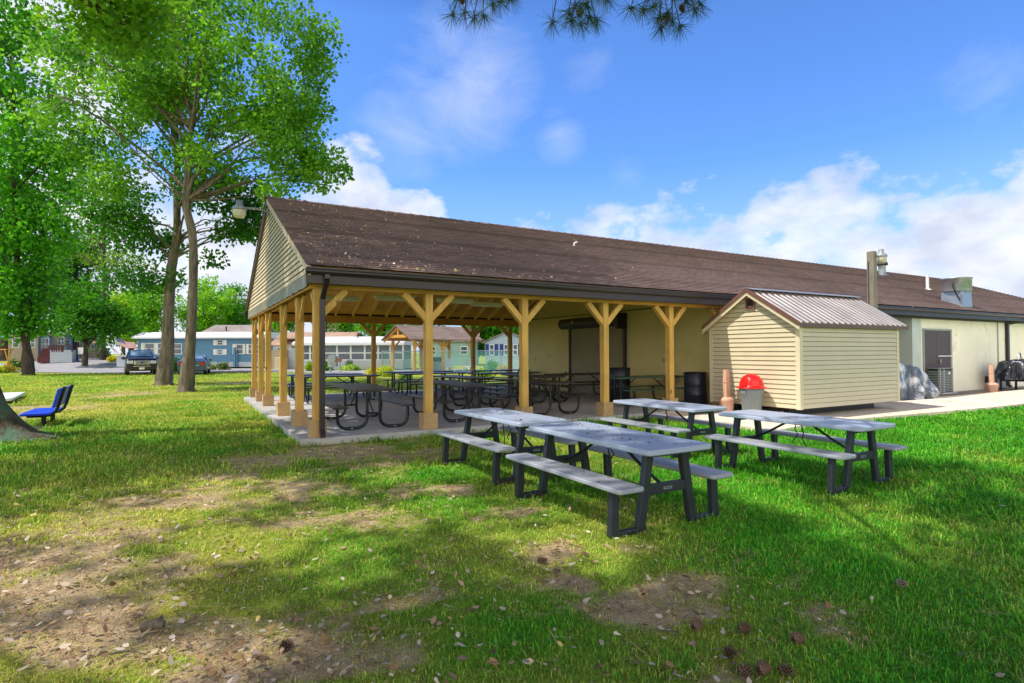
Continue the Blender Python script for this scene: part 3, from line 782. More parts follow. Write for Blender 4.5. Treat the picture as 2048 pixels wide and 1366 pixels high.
# ------------------------------------------------------------------ grey folding picnic tables on the lawn
def text_mesh(name, body, size, mat, parent, loc, rot):
    cu = bpy.data.curves.new(name, 'FONT'); cu.body = body; cu.size = size; cu.align_x = 'CENTER'; cu.align_y = 'CENTER'; cu.extrude = .0008
    tmp = bpy.data.objects.new('tmp', cu); COL.objects.link(tmp)
    dg = bpy.context.evaluated_depsgraph_get(); me = bpy.data.meshes.new_from_object(tmp.evaluated_get(dg))
    bpy.data.objects.remove(tmp); bpy.data.curves.remove(cu)
    me.materials.clear(); me.materials.append(mat)
    o = bpy.data.objects.new(name, me); COL.objects.link(o); o.parent = parent; o.location = loc; o.rotation_euler = rot
    return o
def make_fold_table():
    o = thing('folding_picnic_table', '', 'picnic table')
    MB().rslab(0,0,.76,1.83,.69,.74,.06,e=.01).build('tabletop', M['top'], o)
    for sx in (-1, 1): MB().rslab(sx*.535,0,.28,1.78,.405,.445,.04,e=.009).build('bench_seat', M['seat'], o)
    for sy in (-1, 1):
        mb = MB(); y = sy*.72
        for sx in (-1, 1):
            mb.bar((sx*.2,y,.69),(sx*.31,y,.02), .055, .085, up=(1,0,0))
            mb.bar((sx*.58,y,.405),(sx*.6,y,.02), .055, .085, up=(1,0,0))
            mb.box(min(sx*.28,sx*.63),y-.0275,-.01,max(sx*.28,sx*.63),y+.0275,.055)
        mb.box(-.24,y-.03,.64,.24,y+.03,.69)
        lg = mb.build('leg_frame', M['leg'], o, .008)
        MB().box(-.27,y-.022,.315,.27,y+.022,.405).build('cross_bar', M['leg'], lg, .006)
        MB().tube([(0,sy*.69,.36),(0,sy*.42,.5),(0,sy*.16,.66)], .015, 8).box(-.05,sy*.3-.1,.655,.05,sy*.3+.1,.69).build('strut', M['black'], o)
        MB().tube([(.12*sy,sy*.1,.69),(.12*sy,sy*.13,.56),(.12*sy+.02,sy*.1,.5),(.12*sy,sy*.16,.4),(.12*sy,sy*.14,.36)], .007, 5).build('latch_wire', M['black'], o)
        pl = MB().box(-.05,y+sy*.0225-.0015,.347,.05,y+sy*.0225+.0015,.373).build('badge', M['steel'], lg)
        text_mesh('badge_lettering', 'LIFETIME', .021, M['black'], lg, (0, y+sy*.0247, .36), (R_(90), 0, 0 if sy < 0 else math.pi))
    return o
ft = make_fold_table()
FOLD = [(1.80, -5.52, .0, 1.0, -.02, 'grey folding picnic table nearest the camera, its top strewn with fallen leaves'),
        (1.80, -3.42, .02, .925, .0, 'grey folding picnic table between the nearest table and the pavilion, leaves on its top'),
        (4.70, -3.38, -.02, .94, .0, 'grey folding picnic table standing half in front of the concrete path'),
        (4.68, -5.62, .01, .97, .0, 'grey folding picnic table furthest to the right with a bare clean top')]
folds = []
for i, (s, t, a, k, dz, lab) in enumerate(FOLD):
    o = ft if i == 0 else copy_tree(ft)
    o.location = W(s, t, dz); o.scale = (k, min(1.06, k+.05), .95 if k < .98 else .985); o.rotation_euler.z = YAW+a; o['label'] = lab; o['group'] = 'grey folding picnic tables on the lawn'
    folds.append(o)

# ------------------------------------------------------------------ black steel picnic tables under the roof
def make_steel_table():
    o = thing('steel_picnic_table', '', 'picnic table')
    MB().rslab(0,0,.77,2.4,.71,.745,.07,e=.008).build('tabletop', M['dark'], o)
    for sx in (-1, 1): MB().rslab(sx*.63,0,.27,2.3,.415,.445,.06,e=.008).build('bench_seat', M['dark'], o)
    for sy in (-1, 1):
        y = sy*.92; lean = sy*.0
        for sx in (-1, 1):
            p = [(sx*.12,y,.71),(sx*.12,y,.24)]
            for k in range(1, 6):
                a = R_(90*k/6); p.append((sx*(.12+.17*(1-math.cos(a))), y, .22-.17*math.sin(a)))
            p += [(sx*.3,y,.045),(sx*.5,y,.045)]
            for k in range(1, 6):
                a = R_(90*k/6); p.append((sx*(.5+.15*math.sin(a)), y, .045+.16*(1-math.cos(a))))
            p += [(sx*.655,y,.24),(sx*.655,y,.415)]
            lg = MB().tube(p, .029, 10).build('leg', M['pipe'], o)
            MB().tube([(sx*.4,y-.034,.045),(sx*.4,y+.034,.045)], .016, 8).build('bolt', M['chrome'], lg)
        mb = MB().tube([(-.12,y,.3),(.12,y,.3)], .018, 8).tube([(0,y,.3),(0,sy*.3,.71)], .014, 8)
        mb.box(-.3,y-.03,.695,.3,y+.03,.709)
        mb.build('brace', M['pipe'], o)
    return o
st = make_steel_table()
STEEL = [(1.2,1.42,0,'black steel picnic table just behind the front left corner post'),
  (3.3,1.5,0,'black steel picnic table standing behind the second front post from the corner'),
  (5.3,1.55,0,'black steel picnic table right of the third front post, its end edge shining'),
  (4.75,4.45,0,'black steel picnic table of the middle row, behind the second front post'),
  (6.85,4.1,0,'black steel picnic table of the middle row nearest the roller shutter'),
  (8.4,8.95,90,'black steel picnic table under the back beam at the far wall corner'),
  (7.3,6.5,90,'black steel picnic table in the third row set crosswise near the shutter wall'),
  (5.35,9.3,90,'long black steel picnic table along the back edge between the two middle back posts'),
  (5.3,7.6,90,'black steel picnic table parallel to and in front of the one at the back edge'),
  (1.95,8.75,90,'picnic table with a bright blue top at the back left of the slab'),
  (2.05,7.2,90,'black steel picnic table in front of the blue topped one at the back left'),
  (8.85,4.35,90,'black steel picnic table right in front of the roller shutter'),
  (8.95,1.7,90,'picnic table with a dull green top close to the dark barrel beside the shed')]
for i, (s, t, a, lab) in enumerate(STEEL):
    o = st if i == 0 else copy_tree(st)
    o.location = W(s, t, .1); o.rotation_euler.z = YAW+R_(a)+random.uniform(-.03,.03); o['label'] = lab; o['group'] = 'steel picnic tables under the pavilion roof'
    for word, mt in (('blue top', M['bluetop']), ('green top', M['greentop'])):
        if word in lab and 'in front of' not in lab:
            for ch in o.children:
                if ch.name.split('.')[0] in ('tabletop', 'bench_seat'):
                    ch.data = ch.data.copy(); ch.data.materials[0] = mt

# ------------------------------------------------------------------ blue bench and white board on the left
bn = thing('blue_bench', 'bright blue bench with a bolted backrest on two black steel legs', 'bench', (-9.82, 12.0, 0), 0)
ax = Vector((-.45,.8,0)).normalized(); bn.rotation_euler.z = math.atan2(ax.y, ax.x)-math.pi/2      # local y runs along the bench, x towards its back
MB().rslab(-.12,.5,.5,1.45,.245,.295,.04).build('seat', M['bench'], bn)
mb = MB().rslab(0,.5,.05,1.5,0,.4,.02); bk = mb.build('backrest', M['bench'], bn, .01); bk.location = (.18,0,.4); bk.rotation_euler = (0, R_(14), 0)
for y in (.05,.95):
    lg = MB().tube([(-.02,y,-.1),(-.02,y,.21)], .045, 10).build('leg', M['pipe'], bn)
    MB().tube([(-.3,y,.215),(.0,y,.215),(.1,y,.23),(.18,y,.3),(.225,y,.42),(.33,y,.82)], .033, 8).build('arm', M['pipe'], lg)
c = gp(5, 803)
wb = thing('white_board', 'flat white board with a rounded end lying on the ground behind the blue bench', 'board', (c.x, c.y, 0), .62)
MB().rslab(-.3,.6,1.3,3.6,.08,.16,.12).build('panel', WHITE, wb); MB().box(-.8,-1.,0,.2,2.2,.08).build('frame', M['steel'], wb)

# ------------------------------------------------------------------ parked vehicles
def loft(mb, secs, mi=0, sm=True, caps=True):
    n = len(secs[0]); vs = [p for s in secs for p in s]
    fs = [(i*n+j, i*n+(j+1)%n, (i+1)*n+(j+1)%n, (i+1)*n+j) for i in range(len(secs)-1) for j in range(n)]
    mb.add(vs, fs, mi, sm)
    if caps: mb.add(secs[0], [tuple(range(n))[::-1]], mi); mb.add(secs[-1], [tuple(range(n))], mi)
def body_ring(x, z0, zb, zt, w0, wb, wt):
    """half profile from sill over belt line to top, closed"""
    h = [(w0*.92, z0), (w0, z0+.08), (wb, z0+(zb-z0)*.45), (wb*1.0, zb-.1), (wb*.97, zb), (wt+(wb*.97-wt)*.12, zb+(zt-zb)*.86), (wt*.86, zt-.015), (wt*.4, zt)]
    return [(x, y, z) for y, z in h]+[(x, -y, z) for y, z in h[::-1]]
def wheel(par, x, y, r, w):
    t = MB().tube([(x,y-w/2,r),(x,y+w/2,r)], r, 24).build('wheel', M['pipe'], par, .02)
    s_ = 1 if y > 0 else -1
    MB().lathe([(0,.0),(r*.55,.0),(r*.62,-.03)], (0,0,0), 20).build('rim', M['chrome'], t)
    rim = t.children[0]; rim.location = (x, y+s_*(w/2+.005), r); rim.rotation_euler = (R_(-90*s_), 0, 0)
def paint(name, c):
    m, nt, b = nodes_of(name); vec = coords(nt)
    n1 = noise(nt, vec, 2., 4)
    nt.links.new(ramp(nt, n1, [(.3, sc(c,.9)), (.7, sc(c,1.12))]), b.inputs['Base Color'])
    b.inputs['Roughness'].default_value = .28; b.inputs['Metallic'].default_value = .3
    b.inputs['Coat Weight'].default_value = .8; b.inputs['Coat Roughness'].default_value = .05
    return m
P_suv, P_sed = paint('plum_black_paint', rgb(40,30,40)), paint('steel_blue_paint', rgb(52,72,92))
M['headl'] = surf('headlight_lens', rgb(200,206,210), .12, .2, 12, metal=.3)
M['tail'] = surf('tail_light_red', rgb(170,14,20), .2, .1, 8)
YV = 40.
def vehicle_spot(u, Y): p = dp(u, 700, Y); return p.x, p.y
# SUV: local x forward (towards the camera), front at x = 0
vx, vy = vehicle_spot(284, YV)
suv = thing('suv', 'dark plum suv facing the lawn, parked beside the two large tree trunks', 'car', (vx, vy, 0), math.atan2(-vy, -vx)+.04)
mb = MB()
loft(mb, [body_ring(0,.42,.98,1.04,.8,.86,.8), body_ring(-.12,.3,1.1,1.16,.88,.94,.86), body_ring(-.5,.28,1.14,1.21,.9,.95,.86), body_ring(-1.2,.28,1.16,1.25,.9,.95,.84),
          body_ring(-1.32,.28,1.16,1.28,.9,.95,.76), body_ring(-1.95,.28,1.16,1.74,.9,.95,.7), body_ring(-2.5,.28,1.16,1.8,.9,.95,.7), body_ring(-4.2,.28,1.18,1.78,.9,.95,.7), body_ring(-4.75,.34,1.18,1.5,.88,.92,.72)])
mb.build('body', P_suv, suv)
MB().add([(-1.33,.68,1.29),(-1.33,-.68,1.29),(-1.88,-.6,1.69),(-1.88,.6,1.69)], [(0,1,2,3)]).build('windshield', M['carglass'], suv)
for o in suv.children:
    if o.name.startswith('windshield'): o.location = (.04,0,.035)
for sgn in (-1,1): MB().add([(-1.7,sgn*.935,1.22),(-2.1,sgn*.8,1.66),(-4.2,sgn*.8,1.66),(-4.4,sgn*.94,1.24)], [(0,1,2,3)]).build('side_window', M['carglass'], suv)
MB().box(.0,-.46,.74,.03,.46,1.02).build('grille', M['chrome'], suv, .02)
gz_ = MB()
for k in range(5): gz_.box(.028,-.38,.775+k*.045,.036,.38,.8+k*.045)
gz_.build('grille_bar', M['black'], suv); MB().lathe([(0,.012),(.09,.008),(.1,0)], n=20).build('emblem', M['bluetop'], suv)
em = [c for c in suv.children if c.name.startswith('emblem')][0]; em.rotation_euler = (0, R_(90), 0); em.location = (.034,0,.88); em.scale = (.5,1,1)
for sgn in (-1,1):
    MB().box(-.1,sgn*.68-.19,.8,.03,sgn*.68+.19,1.02).build('headlight', M['headl'], suv, .03)
    MB().box(-.1,sgn*.66-.12,.46,.05,sgn*.66+.12,.54).build('fog_light', M['headl'], suv, .02)
    mr = MB().box(-1.5,sgn*1.05-.12,1.1,-1.38,sgn*1.05+.12,1.27).build('mirror', P_suv, suv, .03)
    MB().tube([(-2.1,sgn*.56,1.86),(-4.1,sgn*.56,1.86)], .025, 6).box(-2.2,sgn*.56-.02,1.78,-2.1,sgn*.56+.02,1.86).box(-4.,sgn*.56-.02,1.78,-3.9,sgn*.56+.02,1.86).build('roof_rail', M['black'], suv)
MB().box(-.2,-.9,.36,.08,.9,.62).build('bumper', P_suv, suv, .05)
MB().box(.0,-.5,.6,.085,.5,.65).build('bumper_trim', M['chrome'], suv, .01)
MB().box(.082,-.16,.4,.09,.16,.54).build('number_plate', WHITE, suv, .004)
for x in (-.95,-3.85):
    for y in (-.82,.82): wheel(suv, x, y, .37, .24)
# sedan, rear towards the camera: local x forward away from the camera, rear at x = 0
vx, vy = vehicle_spot(383, 39.5)
sed = thing('sedan', 'blue grey sedan seen from behind, half hidden by the nearer tree trunk', 'car', (vx, vy, 0), math.atan2(vy, vx)-.1)
mb = MB()
loft(mb, [body_ring(0,.4,.92,.96,.78,.82,.74), body_ring(.14,.26,.98,1.03,.84,.89,.78), body_ring(.75,.24,.98,1.06,.86,.9,.76), body_ring(.9,.24,.96,1.1,.86,.9,.7), body_ring(1.6,.24,.95,1.42,.86,.9,.58),
          body_ring(2.3,.24,.94,1.46,.86,.9,.58), body_ring(2.8,.24,.92,1.38,.86,.9,.6), body_ring(3.5,.24,.9,.97,.86,.9,.74), body_ring(4.4,.26,.78,.84,.84,.87,.72), body_ring(4.7,.34,.66,.7,.76,.78,.66)])
mb.build('body', P_sed, sed)
MB().add([(.86,.66,1.1),(.86,-.66,1.1),(1.56,-.52,1.4),(1.56,.52,1.4)], [(3,2,1,0)]).build('rear_window', M['carglass'], sed)
[c for c in sed.children if c.name.startswith('rear_window')][0].location = (-.04,0,.035)
for sgn in (-1,1):
    MB().add([(1.0,sgn*.885,1.02),(1.65,sgn*.72,1.34),(2.7,sgn*.72,1.34),(3.3,sgn*.885,1.0)], [(0,1,2,3)]).build('side_window', M['carglass'], sed)
    MB().prism([(-.015,sgn*.5,.72),(-.015,sgn*.8,.68),(-.015,sgn*.82,.9),(-.015,sgn*.56,.92)], (.12,0,0)).build('tail_light', M['tail'], sed, .015)
    MB().box(2.7,sgn*.98-.1,.95,2.85,sgn*.98+.1,1.08).build('mirror', P_sed, sed, .03)
MB().box(-.06,-.84,.32,.2,.84,.56).build('bumper', P_sed, sed, .05)
MB().box(-.02,-.45,.66,-.005,.45,.69).build('trunk_trim', M['chrome'], sed); MB().box(-.025,-.16,.7,-.012,.16,.84).build('number_plate', WHITE, sed)
for x in (.95,3.75):
    for y in (-.78,.78): wheel(sed, x, y, .32, .2)

# ------------------------------------------------------------------ houses beyond the road
class Front:
    """a house whose front starts at depth Y: turns survey angles into local x and z"""
    def __init__(s, name, label, cat, u0, u1, vb, Y, th=0.):
        a = dp(u0, vb, Y); s.Y = Y; s.x0 = a.x; s.zb = a.z; s.th = th
        s.o = thing(name, label, cat, (a.x, Y, s.zb), th); s.w = s.X(u1)
    def X(s, u):
        d = ray(u, 700); k = d[0]/d[1]
        return (k*s.Y-s.x0)/(math.cos(s.th)-k*math.sin(s.th))
    def Z(s, v, u=None):
        return dp(1024 if u is None else u, v, s.Y).z-s.zb
def hsiding(name, c, lap=.16):
    m, nt, b = nodes_of(name); vec = coords(nt, rand=False)
    sx = nd(nt, 'ShaderNodeSeparateXYZ'); nt.links.new(vec, sx.inputs[0])
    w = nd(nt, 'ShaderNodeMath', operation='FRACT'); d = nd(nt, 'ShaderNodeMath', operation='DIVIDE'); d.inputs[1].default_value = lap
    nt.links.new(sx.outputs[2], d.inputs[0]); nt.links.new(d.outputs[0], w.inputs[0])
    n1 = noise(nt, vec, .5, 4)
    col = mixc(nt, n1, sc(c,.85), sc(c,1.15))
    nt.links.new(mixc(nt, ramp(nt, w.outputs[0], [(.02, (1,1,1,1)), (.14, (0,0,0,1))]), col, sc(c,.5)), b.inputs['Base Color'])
    b.inputs['Roughness'].default_value = .6; bump(nt, b, w.outputs[0], .6, .03)
    return m
HS = {k: hsiding('siding_'+k, c) for k, c in dict(blue=rgb(92,140,170), white=rgb(196,200,204), tan=rgb(176,160,134), sky=rgb(120,158,196), cream=rgb(208,194,150), teal=rgb(150,178,180), pale=rgb(178,198,212), skirt=rgb(188,196,206)).items()}
SH = {k: shingles('roof_'+k, c, .6, .25) for k, c in dict(brown=rgb(128,110,102), grey=rgb(146,136,130), tan=rgb(170,140,118)).items()}
M['metalroof'] = surf('white_metal_roof', rgb(224,224,224), .45, .06, .6, dirt=(rgb(180,178,172), .9, .6))
M['screen'] = surf('porch_screen', rgb(104,112,122), .4, .25, .9)
def window(par, x0, x1, z0, z1, y=-.02, shutters=None, mull=True, glass=None):
    w = MB(); t = .07
    w.box(x0-t,y-.03,z0-t,x1+t,y,z0).box(x0-t,y-.03,z1,x1+t,y,z1+t).box(x0-t,y-.03,z0,x0,y,z1).box(x1,y-.03,z0,x1+t,y,z1)
    if mull: w.box(x0,y-.025,(z0+z1)/2-.03,x1,y-.003,(z0+z1)/2+.03)
    f = w.build('window', WHITE, par)
    MB().add([(x0,y-.008,z0),(x1,y-.008,z0),(x1,y-.008,z1),(x0,y-.008,z1)], [(0,1,2,3)]).build('pane', glass or M['glass'], f)
    if shutters:
        for a in (x0-.42, x1+.1): MB().box(a,y-.035,z0-.08,a+.32,y,z1+.08).build('window_shutter', shutters, f)
    return f
def gable_roof(par, x0, x1, y0, y1, ze, zr, mat, ov=.25, name='roof', along='x'):
    mb = MB(); th = .08
    if along == 'x':
        ym = (y0+y1)/2
        mb.prism([(x0-ov,y0-ov,ze),(x0-ov,ym,zr),(x0-ov,y1+ov,ze),(x0-ov,y1+ov,ze+th),(x0-ov,ym,zr+th),(x0-ov,y0-ov,ze+th)], (x1-x0+2*ov,0,0))
    else:
        xm = (x0+x1)/2
        mb.prism([(x0-ov,y0-ov,ze),(x0-ov,y0-ov,ze+th),(xm,y0-ov,zr+th),(x1+ov,y0-ov,ze+th),(x1+ov,y0-ov,ze),(xm,y0-ov,zr)], (0,y1-y0+2*ov,0))
    return mb.build(name, mat, par)
def walls(par, x0, x1, y0, y1, z0, z1, mat, gable=None, along='x', name='wall'):
    mb = MB().box(x0,y0,z0,x1,y1,z1)
    if gable:
        if along == 'x':
            for x in (x0, x1): mb.prism([(x-.001,y0,z1+.001),(x-.001,y1,z1+.001),(x-.001,(y0+y1)/2,gable)], (.002,0,0))
        else:
            for y in (y0, y1): mb.prism([(x0,y-.001,z1+.001),(x1,y-.001,z1+.001),((x0+x1)/2,y-.001,gable)], (0,.002,0))
    return mb.build(name, mat, par)
# blue mobile home
f = Front('mobile_home', 'long blue mobile home with a white metal roof edge beyond the two large trunks', 'house', 275, 523, 734.5, 56.)
o = f.o; Wd = f.w
walls(o, 0, Wd, 0, 4.5, .0, .48, HS['skirt'], name='skirting'); walls(o, .02, Wd-.02, .02, 4.48, .48, f.Z(676,400), HS['blue'])
e = f.Z(676,400)
MB().prism([(-.25,-.6,e-.05),(-.25,-.6,e+.1),(-.25,.9,e+.62),(-.25,4.6,e+.62),(-.25,4.6,e-.02),(-.25,-.2,e-.02)], (Wd+.5,0,0)).build('awning_roof', M['metalroof'], o)
xr = f.X(392)
gable_roof(o, xr, f.X(500), .95, 6.5, e+.5, f.Z(652,450)+.2, SH['grey'], .1)
for a, b_, c, d in ((291,308,687,707),(313,330,687,707),(348,363,688,707),(474,489,690,707),(494.5,503,690,707),(508,517,690,707)):
    window(o, f.X(a), f.X(b_), f.Z(d,400), f.Z(c,400), shutters=WHITE if a in (291,474,494.5) else None)
for c, d in ((681.5,689),(700,708)): window(o, f.X(435.5), f.X(445), f.Z(d,440), f.Z(c,440), shutters=WHITE)
MB().box(f.X(471)-.08,-.3,0,f.X(471)+.12,-.05,1.9).box(f.X(476)-.05,-.25,0,f.X(476)+.05,-.1,1.5).build('meter_post', HS['blue'], o)
MB().tube([(f.X(438),1.4,e+.6),(f.X(438),1.4,e+1.2)], .07, 8).build('vent_pipe', M['black'], o)
# screened porch trailer
f = Front('mobile_home', 'grey white mobile home with a long row of screened porch windows behind the pavilion', 'house', 606, 806, 739, 50.)
o = f.o; Wd = f.w; e = f.Z(690,700)
walls(o, 0, Wd, 0, 4, 0, f.Z(719,700), HS['white']); walls(o, 0, Wd, .3, 4, f.Z(719,700), e, M['screen'], name='porch_inside')
mb = MB(); xs5 = [620, 645.5, 674, 701.5, 729.5, 756.5, 780, 806]
for u in xs5: mb.box(f.X(u)-.07,-.02,f.Z(720,700),f.X(u)+.07,.06,e)
mb.box(0,-.015,f.Z(706,700)-.05,Wd,.05,f.Z(706,700)+.05).box(0,-.01,e-.06,Wd,.05,e+.02).box(0,-.025,f.Z(720,700)-.03,Wd,.06,f.Z(720,700)+.06)
mb.build('porch_frame', WHITE, o)
for a, b_ in zip(xs5[:-1], xs5[1:]): MB().add([(f.X(a)+.07,.04,f.Z(719,700)),(f.X(b_)-.07,.04,f.Z(719,700)),(f.X(b_)-.07,.04,e),(f.X(a)+.07,.04,e)], [(0,1,2,3)]).build('window', M['screen'], o)
MB().prism([(-.8,-.5,e+.0),(-.8,-.5,e+.22),(-.8,2.2,e+.8),(-.8,4.3,e+.8),(-.8,4.3,e+.0)], (Wd+1.,0,0)).build('awning_roof', M['metalroof'], o)
gable_roof(o, -3.2, f.X(690), 2.3, 7, e+.6, f.Z(668,650)+.25, SH['tan'], .1)
MB().tube([(f.X(706),1.6,e+.6),(f.X(706),1.6,e+1.15)], .05, 8).build('vent_pipe', M['black'], o)
# white house on its left
f = Front('mobile_home', 'small white house with a steep brown gable between the blue home and the screened porch', 'house', 541, 603, 739, 52.)
o = f.o; Wd = f.w
walls(o, 0, Wd, .5, 6, 0, f.Z(690,570), HS['white']); walls(o, .0, Wd*.5, .2, .49, 0, f.Z(700,570), HS['tan'], name='lean_to')
gable_roof(o, -.1, Wd+1.5, .5, 6, f.Z(690,570)-.05, f.Z(668,570)+.2, SH['tan'], .2)
window(o, f.X(551), f.X(559), f.Z(700,570), f.Z(688,570), y=.48); window(o, f.X(578), f.X(588), f.Z(697,570), f.Z(692,570), y=.48, mull=False)
MB().box(f.X(553),-.5,0,f.X(575),.15,1.1).build('utility_box', HS['cream'], o, .03)
# right hand houses seen through the pavilion
f = Front('house', 'pale blue house with dark shutters at the right end of the view through the pavilion', 'house', 970, 1062, 740, 52.)
o = f.o; Wd = f.w
walls(o, 0, Wd, 0, 5, 0, f.Z(685,1000), HS['pale'], f.Z(664,1000), 'y'); gable_roof(o, 0, Wd, 0, 5, f.Z(686,1000), f.Z(664,1000), SH['grey'], .3, along='y')
for a, b_ in ((980,987),(1009,1015),(1027,1034)): window(o, f.X(a), f.X(b_), f.Z(709,1000), f.Z(690,1000), shutters=M['bluetop'])
f = Front('house', 'pale teal walled house behind the timber gazebo', 'house', 838, 952, 742, 64.)
o = f.o; Wd = f.w
walls(o, 0, Wd, 0, 5, 0, f.Z(684,900), HS['teal'], f.Z(668,900)); gable_roof(o, 0, Wd, 0, 5, f.Z(684,900), f.Z(666,900), SH['brown'], .3)
window(o, f.X(862), f.X(870), f.Z(708,900), f.Z(694,900)); window(o, f.X(922), f.X(934), f.Z(708,900), f.Z(694,900))
# little row far left, up the side road
def cottage(label, u0, u1, vb, vt, Y, mat, roofm, peak, wins=(), depth=4., along='y', ov=.15):
    a = dp(u0, vb, Y); zb = float(H(a.x, Y))
    f = Front('cottage', label, 'house', u0, u1, vb, Y, .62); o = f.o
    ze = f.Z(vt, (u0+u1)/2)
    walls(o, 0, f.w, 0, depth, -.6, ze, mat, f.Z(peak, u0), along); gable_roof(o, 0, f.w, 0, depth, ze, f.Z(peak, u0), roofm, ov, along=along)
    for a, b_, c, d in wins: window(o, f.X(a), f.X(b_), f.Z(d, u0), f.Z(c, u0))
    return f
cottage('tan trailer with two dark windows behind the ivy covered tree', 16, 76, 716, 673, 60, HS['tan'], SH['tan'], 664, ((26,37,676,694),(62,69,676,694)), along='x')
f = cottage('pale blue cottage with a glazed porch up the maroon steps', 75.5, 98, 710, 673, 62, HS['sky'], SH['tan'], 658, ((84,90,677,699),(92,96.5,677,699)))
cottage('white cottage with a cream porch wall beside the pale blue one', 98.5, 129, 708, 669, 65, HS['cream'], M['metalroof'], 661, ((117,120,675,688),(124,127,675,688)), along='x')
cottage('small bright blue cottage with a white gable further back', 129.5, 144.5, 704, 676, 69, HS['sky'], M['metalroof'], 666, ((132,139,681,690),))
cottage('tan cottage with a brown roof half hidden by tree leaves', 145, 166, 706, 681, 72, HS['tan'], SH['tan'], 667, ((160,166,682,690),), along='x')
cottage('brown cottage with a black framed window at the end of the row', 171, 198, 712, 688, 74, HS['tan'], SH['brown'], 678, ((182,192,690,697),), along='x')
# raised deck with steps in front of them
Y = 58.
f = Front('raised_deck', 'raised white sided deck with maroon steps and a dark railing in front of the cottages', 'deck', 73, 145, 718, Y, .4); o = f.o
M['maroon'] = surf('maroon_stain', rgb(88,30,40), .6, .2, 4)
MB().box(f.X(100),0,-.4,f.X(144),2.5,f.Z(700,110)).build('skirt', HS['skirt'], o)
mb = MB()
for k in range(5): mb.box(f.X(75),-.0+k*.28,-.4,f.X(99),.28+k*.28,.22*(k+1))
mb.build('step', M['maroon'], o)
rl = MB(); zt = f.Z(690,110)
rl.box(f.X(97),-.02,zt-.1,f.X(145),.1,zt)
for u in (98,104,108.5,113,118,123,126,144): rl.box(f.X(u)-.06,-.01,f.Z(704,110),f.X(u)+.06,.08,zt-.1)
rl.build('railing', M['maroon'], o)
f = Front('information_board', 'white framed notice board at the end of the white deck', 'board', 155, 169, 716, 60.)
MB().box(0,0,.4,f.w,.1,f.Z(695,160)).build('panel', WHITE, f.o); MB().box(-.12,-.03,-.3,-.01,.13,f.Z(693,160)).box(f.w+.01,-.03,-.3,f.w+.12,.13,f.Z(693,160)).build('post', M['black'], f.o)
# umbrella and table at the left edge
c = dp(-4, 716, 50)
um = thing('patio_umbrella', 'pale blue patio umbrella at the left edge of the view', 'umbrella', c)
zt = dp(-4, 668, 50).z-c.z
MB().lathe([(1.1,zt-.3),(.6,zt-.1),(.05,zt)], n=10).build('canopy', HS['sky'], um); MB().tube([(0,0,-.5),(0,0,zt)], .03, 8).build('pole', M['steel'], um)
c = dp(3, 714, 48); c.z = 0
pt_ = thing('wooden_table', 'orange brown wooden table below the patio umbrella', 'table', c)
zt = dp(3, 698, 48).z
MB().box(-.7,-.4,zt-.08,.7,.4,zt).build('tabletop', M['beam'], pt_)
for x in (-.55,.55): MB().bar((x,-.3,0),(x,.3,zt-.08), .08,.08).bar((x,.3,0),(x,-.3,zt-.08), .07,.07).build('leg', M['beam'], pt_)

# ------------------------------------------------------------------ flags, sign post, park grill, gazebo, fence
def flag_mat():
    m, nt, b = nodes_of('flag_stripes'); tc = nd(nt, 'ShaderNodeTexCoord'); sx = nd(nt, 'ShaderNodeSeparateXYZ'); nt.links.new(tc.outputs['Generated'], sx.inputs[0])
    return m, nt, b
def flag(name, label, base, tip, size, droop):
    o = thing(name, label, 'flag', base)
    d = Vector(tip)-Vector(base)
    MB().tube([(0,0,0), tuple(d)], .03, 6).build('flagpole', WHITE, o)
    wx, wy = size; red = surf('flag_red', rgb(190,34,46), .7, .06, 5); blu = surf('flag_blue', rgb(44,52,110), .7, .06, 5)
    mb = MB(); nxx = 16
    for i in range(nxx):
        for j in range(13):
            def P(a, b_):
                q = d*(1-.02)-d.normalized()*wy*b_
                return (q.x+wx*a, q.y+.12*math.sin(a*6), q.z-droop*a+.06*math.sin(a*7+b_*2))
            mi = 2 if (j < 7 and i < nxx*.42) else (0 if j % 2 == 0 else 1)
            mb.add([P(i/nxx,j/13),P((i+1)/nxx,j/13),P((i+1)/nxx,(j+1)/13),P(i/nxx,(j+1)/13)], [(0,1,2,3)], mi)
    mb.build('cloth', [red, WHITE, blu], o)
    mb = MB()
    for i in range(4):
        for j in range(4):
            a = (.03+.1*i)+.02; b_ = (.04+.12*j)+.03
            q = d*(1-.02)-d.normalized()*wy*b_
            mb.add([(q.x+wx*a-.03, q.y+.12*math.sin(a*6)-.012, q.z-droop*a-.03+.06*math.sin(a*7+b_*2)),(q.x+wx*a+.03, q.y+.12*math.sin(a*6)-.012, q.z-droop*a-.03+.06*math.sin(a*7+b_*2)),(q.x+wx*a, q.y+.12*math.sin(a*6)-.012, q.z-droop*a+.035+.06*math.sin(a*7+b_*2))], [(0,1,2)])
    mb.build('star', WHITE, o)
flag('flag', 'striped flag with a blue canton flying from a pole left of the dark suv', dp(247, 712, 50), dp(229, 676, 50), (1.75, .75), .35)
flag('flag', 'smaller drooping striped flag on a slanted white pole further left', dp(231, 706, 54), dp(213, 684, 54), (.8, .6), .7)
c = gp(226, 733)
sg = thing('sign_post', 'small white sign on a post at the road edge left of the suv', 'sign', c)
zz = lambda v: dp(226, v, c.y).z
MB().box(-.05,-.05,0,.05,.05,zz(717)).build('post', M['steel'], sg); MB().box(-.22,-.08,zz(725),.22,-.055,zz(717.5)).build('panel', WHITE, sg); MB().box(-.17,-.085,zz(723),.17,-.081,zz(719.5)).build('lettering', M['bluetop'], sg)
MB().box(-.15,-.07,.0,.35,.2,.18).build('planter', M['slab'], sg)
